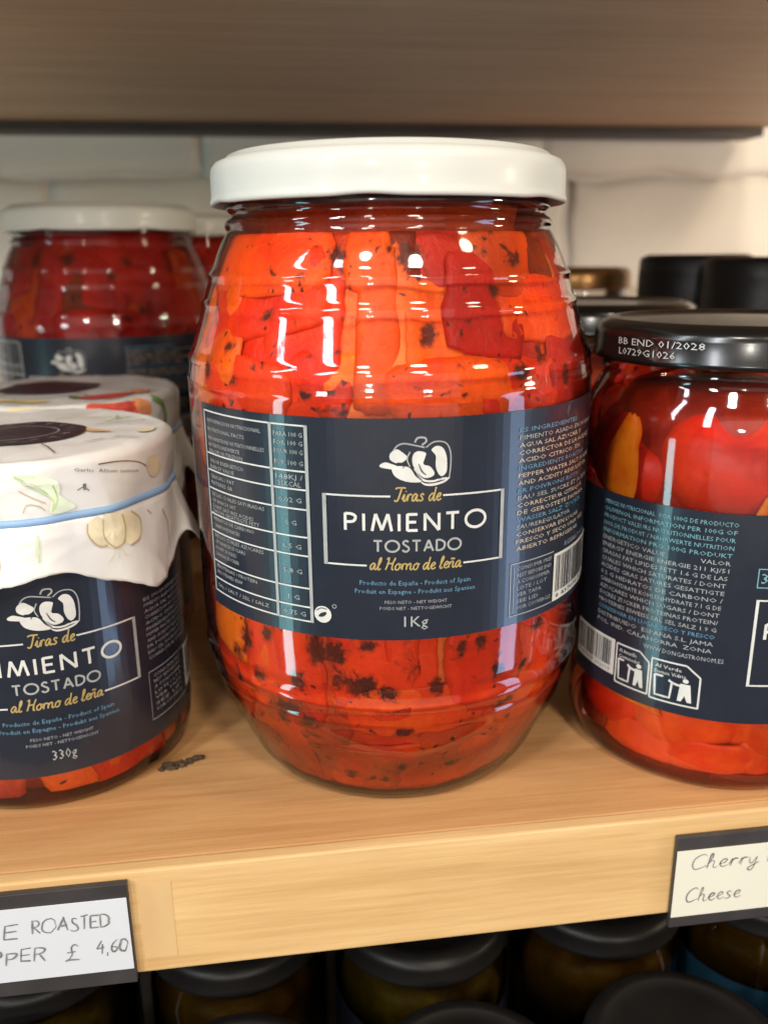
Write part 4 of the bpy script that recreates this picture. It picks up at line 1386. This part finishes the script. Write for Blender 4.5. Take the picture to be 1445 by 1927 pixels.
tall_jar('tall_jar', (20.6, 21.5, 0), 3.15, 12.6, 15.35, 'black_matt', 'pepper_core', 'tall black-lidded jar at the back, left of the pair against the wall', 'jar', 'tall black-lidded jars')
tall_jar('tall_jar', (20.9, 14.6, 0), 3.15, 12.5, 15.22, 'black_matt', 'pepper_core', 'tall black-lidded jar at the right edge, nearer of the back pair', 'jar', 'tall black-lidded jars')
tall_jar('gold_lid_jar', (16.3, 29.3, 0), 3.6, 13.3, 14.6, 'gold_lid', 'olive_amber', 'amber jar with a bronze lid at the back beside the central jar', 'jar')

# ------------------------------------------------------------------ price cards on the shelf edge
b = MB()
b.box(-19.5, -7.95, -6.52, -6.34, -3.42, -.20)
hl = b.build('price_card', 'holder_black', bev=.03)
tag(hl, 'white handwritten price card for roasted pepper in black holder, left shelf edge', 'price card', 'shelf price cards')
b = MB()
b.box(-19.4, -7.99, -6.556, -6.53, -2.92, -.62)
cardL = b.build('card', 'card_cool', hl, bev=.01)
fl = flat(-6.558)
b = MB()
SL = .0
for wd, xa, xb, zb, cp, sd_ in (('SLICE', -12.75, -10.82, -1.50, .44, 4), ('ROASTED', -10.45, -8.50, -1.47, .42, 5), ('PEPPER', -12.3, -10.22, -2.33, .42, 6), ('£', -9.72, -9.36, -2.42, .52, 7), ('4,60', -8.92, -8.12, -2.27, .42, 8)):
    p_letters(b, fl, wd, xa, xb, zb, cp, .052, CAPS, taper=True, gap=.16, jit=.055, seed=sd_, shear=.1, off=.004)
b.build('handwriting', 'print_pencil', hl)

b = MB()
b.box(7.28, 19, -6.50, -6.34, -3.70, -.56)
hr = b.build('price_card', 'holder_black', bev=.03)
tag(hr, 'cream handwritten cherry pepper card in black holder, right shelf edge', 'price card', 'shelf price cards')
b = MB()
b.box(7.30, 18.9, -6.536, -6.51, -3.30, -1.0)
b.build('card', 'card_cream', hr, bev=.01)
fr_ = flat(-6.538)
b = MB()
p_letters(b, fr_, 'Cherry Peppers'[:9], 7.75, 10.75, -1.66, .50, .042, dict(LOW), taper=True, gap=.05, jit=.015, seed=9, shear=.12, off=.004, space=.25)
p_letters(b, fr_, 'Cheese', 7.68, 9.40, -2.80, .48, .042, LOW, taper=True, gap=.05, jit=.015, seed=10, shear=.12, off=.004)
b.build('handwriting', 'print_pencil', hr)

b = MB()
b.box(-7.72, -6.86, -6.332, -6.322, -2.85, -.42)
tag(b.build('tape', 'tape'), 'strip of old brownish tape on the shelf edge beside the roasted pepper card', 'tape')

# crumb on the shelf between the left and the middle jar
rnd = random.Random(2)
cr = empty('crumb', (-7.0, -1.55, 0))
tag(cr, 'small dark dried crumb lying on the shelf between the left and middle jars', 'crumb')
for k in range(16):
    t = rnd.random()
    x, y = -.6 + 1.2 * t, -.10 + .34 * t * t + rnd.uniform(-.12, .12)
    bm = bmesh.new()
    bmesh.ops.create_icosphere(bm, subdivisions=2, radius=rnd.uniform(.07, .16))
    sx_, sy_ = rnd.uniform(.7, 1.7), rnd.uniform(.6, 1.2)
    for v in bm.verts:
        v.co *= 1 + .7 * noise.noise(v.co * 14 + Vector((k * 3.1, 0, 0)))
        v.co = Vector((v.co.x * sx_ + x, v.co.y * sy_ + y, max(.004, v.co.z * .6 + .04 + .02 * (k % 3)))) * CM
    me = bpy.data.meshes.new('flake')
    bm.to_mesh(me)
    bm.free()
    link('flake', me, 'crumb_brown', cr)

# ------------------------------------------------------------------ jars on the shelf below
low = [(-12.6, -6.2, 'dark'), (-5.6, -6.6, 'dark'), (1.3, -7.1, 'dark'), (8.2, -6.9, 'dark'), (15.2, -7.0, 'dark')]
names = ['leftmost', 'second', 'third', 'fourth', 'fifth']
for k, (x, y, c) in enumerate(low):
    tall_jar('olive_jar', (x, y, -19.6), 3.3, 10.6, 11.6, 'black_matt', 'olive_green', 'dark-lidded olive jar in the front row of the lower shelf, %s from left' % names[k], 'jar', 'jars on the lower shelf', 'jar_glass_amber')
low2 = [(-12.9, .9, 'black_matt', 'olive_green'), (-5.8, .95, 'black_matt', 'olive_amber'), (1.1, .35, 'black_matt', 'olive_green'), (8.0, .6, 'black_matt', 'olive_amber'), (14.9, .4, 'black_matt', 'olive_amber')]
for k, (x, y, lm, fl_) in enumerate(low2):
    lj = tall_jar('olive_jar', (x, y, -19.6), 3.3, 10.9, 12.0, lm, fl_, 'shaded jar in the second row of the lower shelf under the board, %s from left' % names[k], 'jar', 'jars on the lower shelf', 'jar_glass_amber')
    if k in (2, 4):
        lb = label_sheet(3.31, -6, 6, 2.2, 8.6, lj, mat='label_blue' if k == 4 else 'label_navy')
        b = MB()
        p_blob(b, cyl(3.31), [(-1.2 + (.75 if q % 2 else .34) * cos(pi * q / 5), 6.9 + (.75 if q % 2 else .34) * sin(pi * q / 5)) for q in range(10)], sm=False)
        b.build('star_print', 'star_yellow', lb)
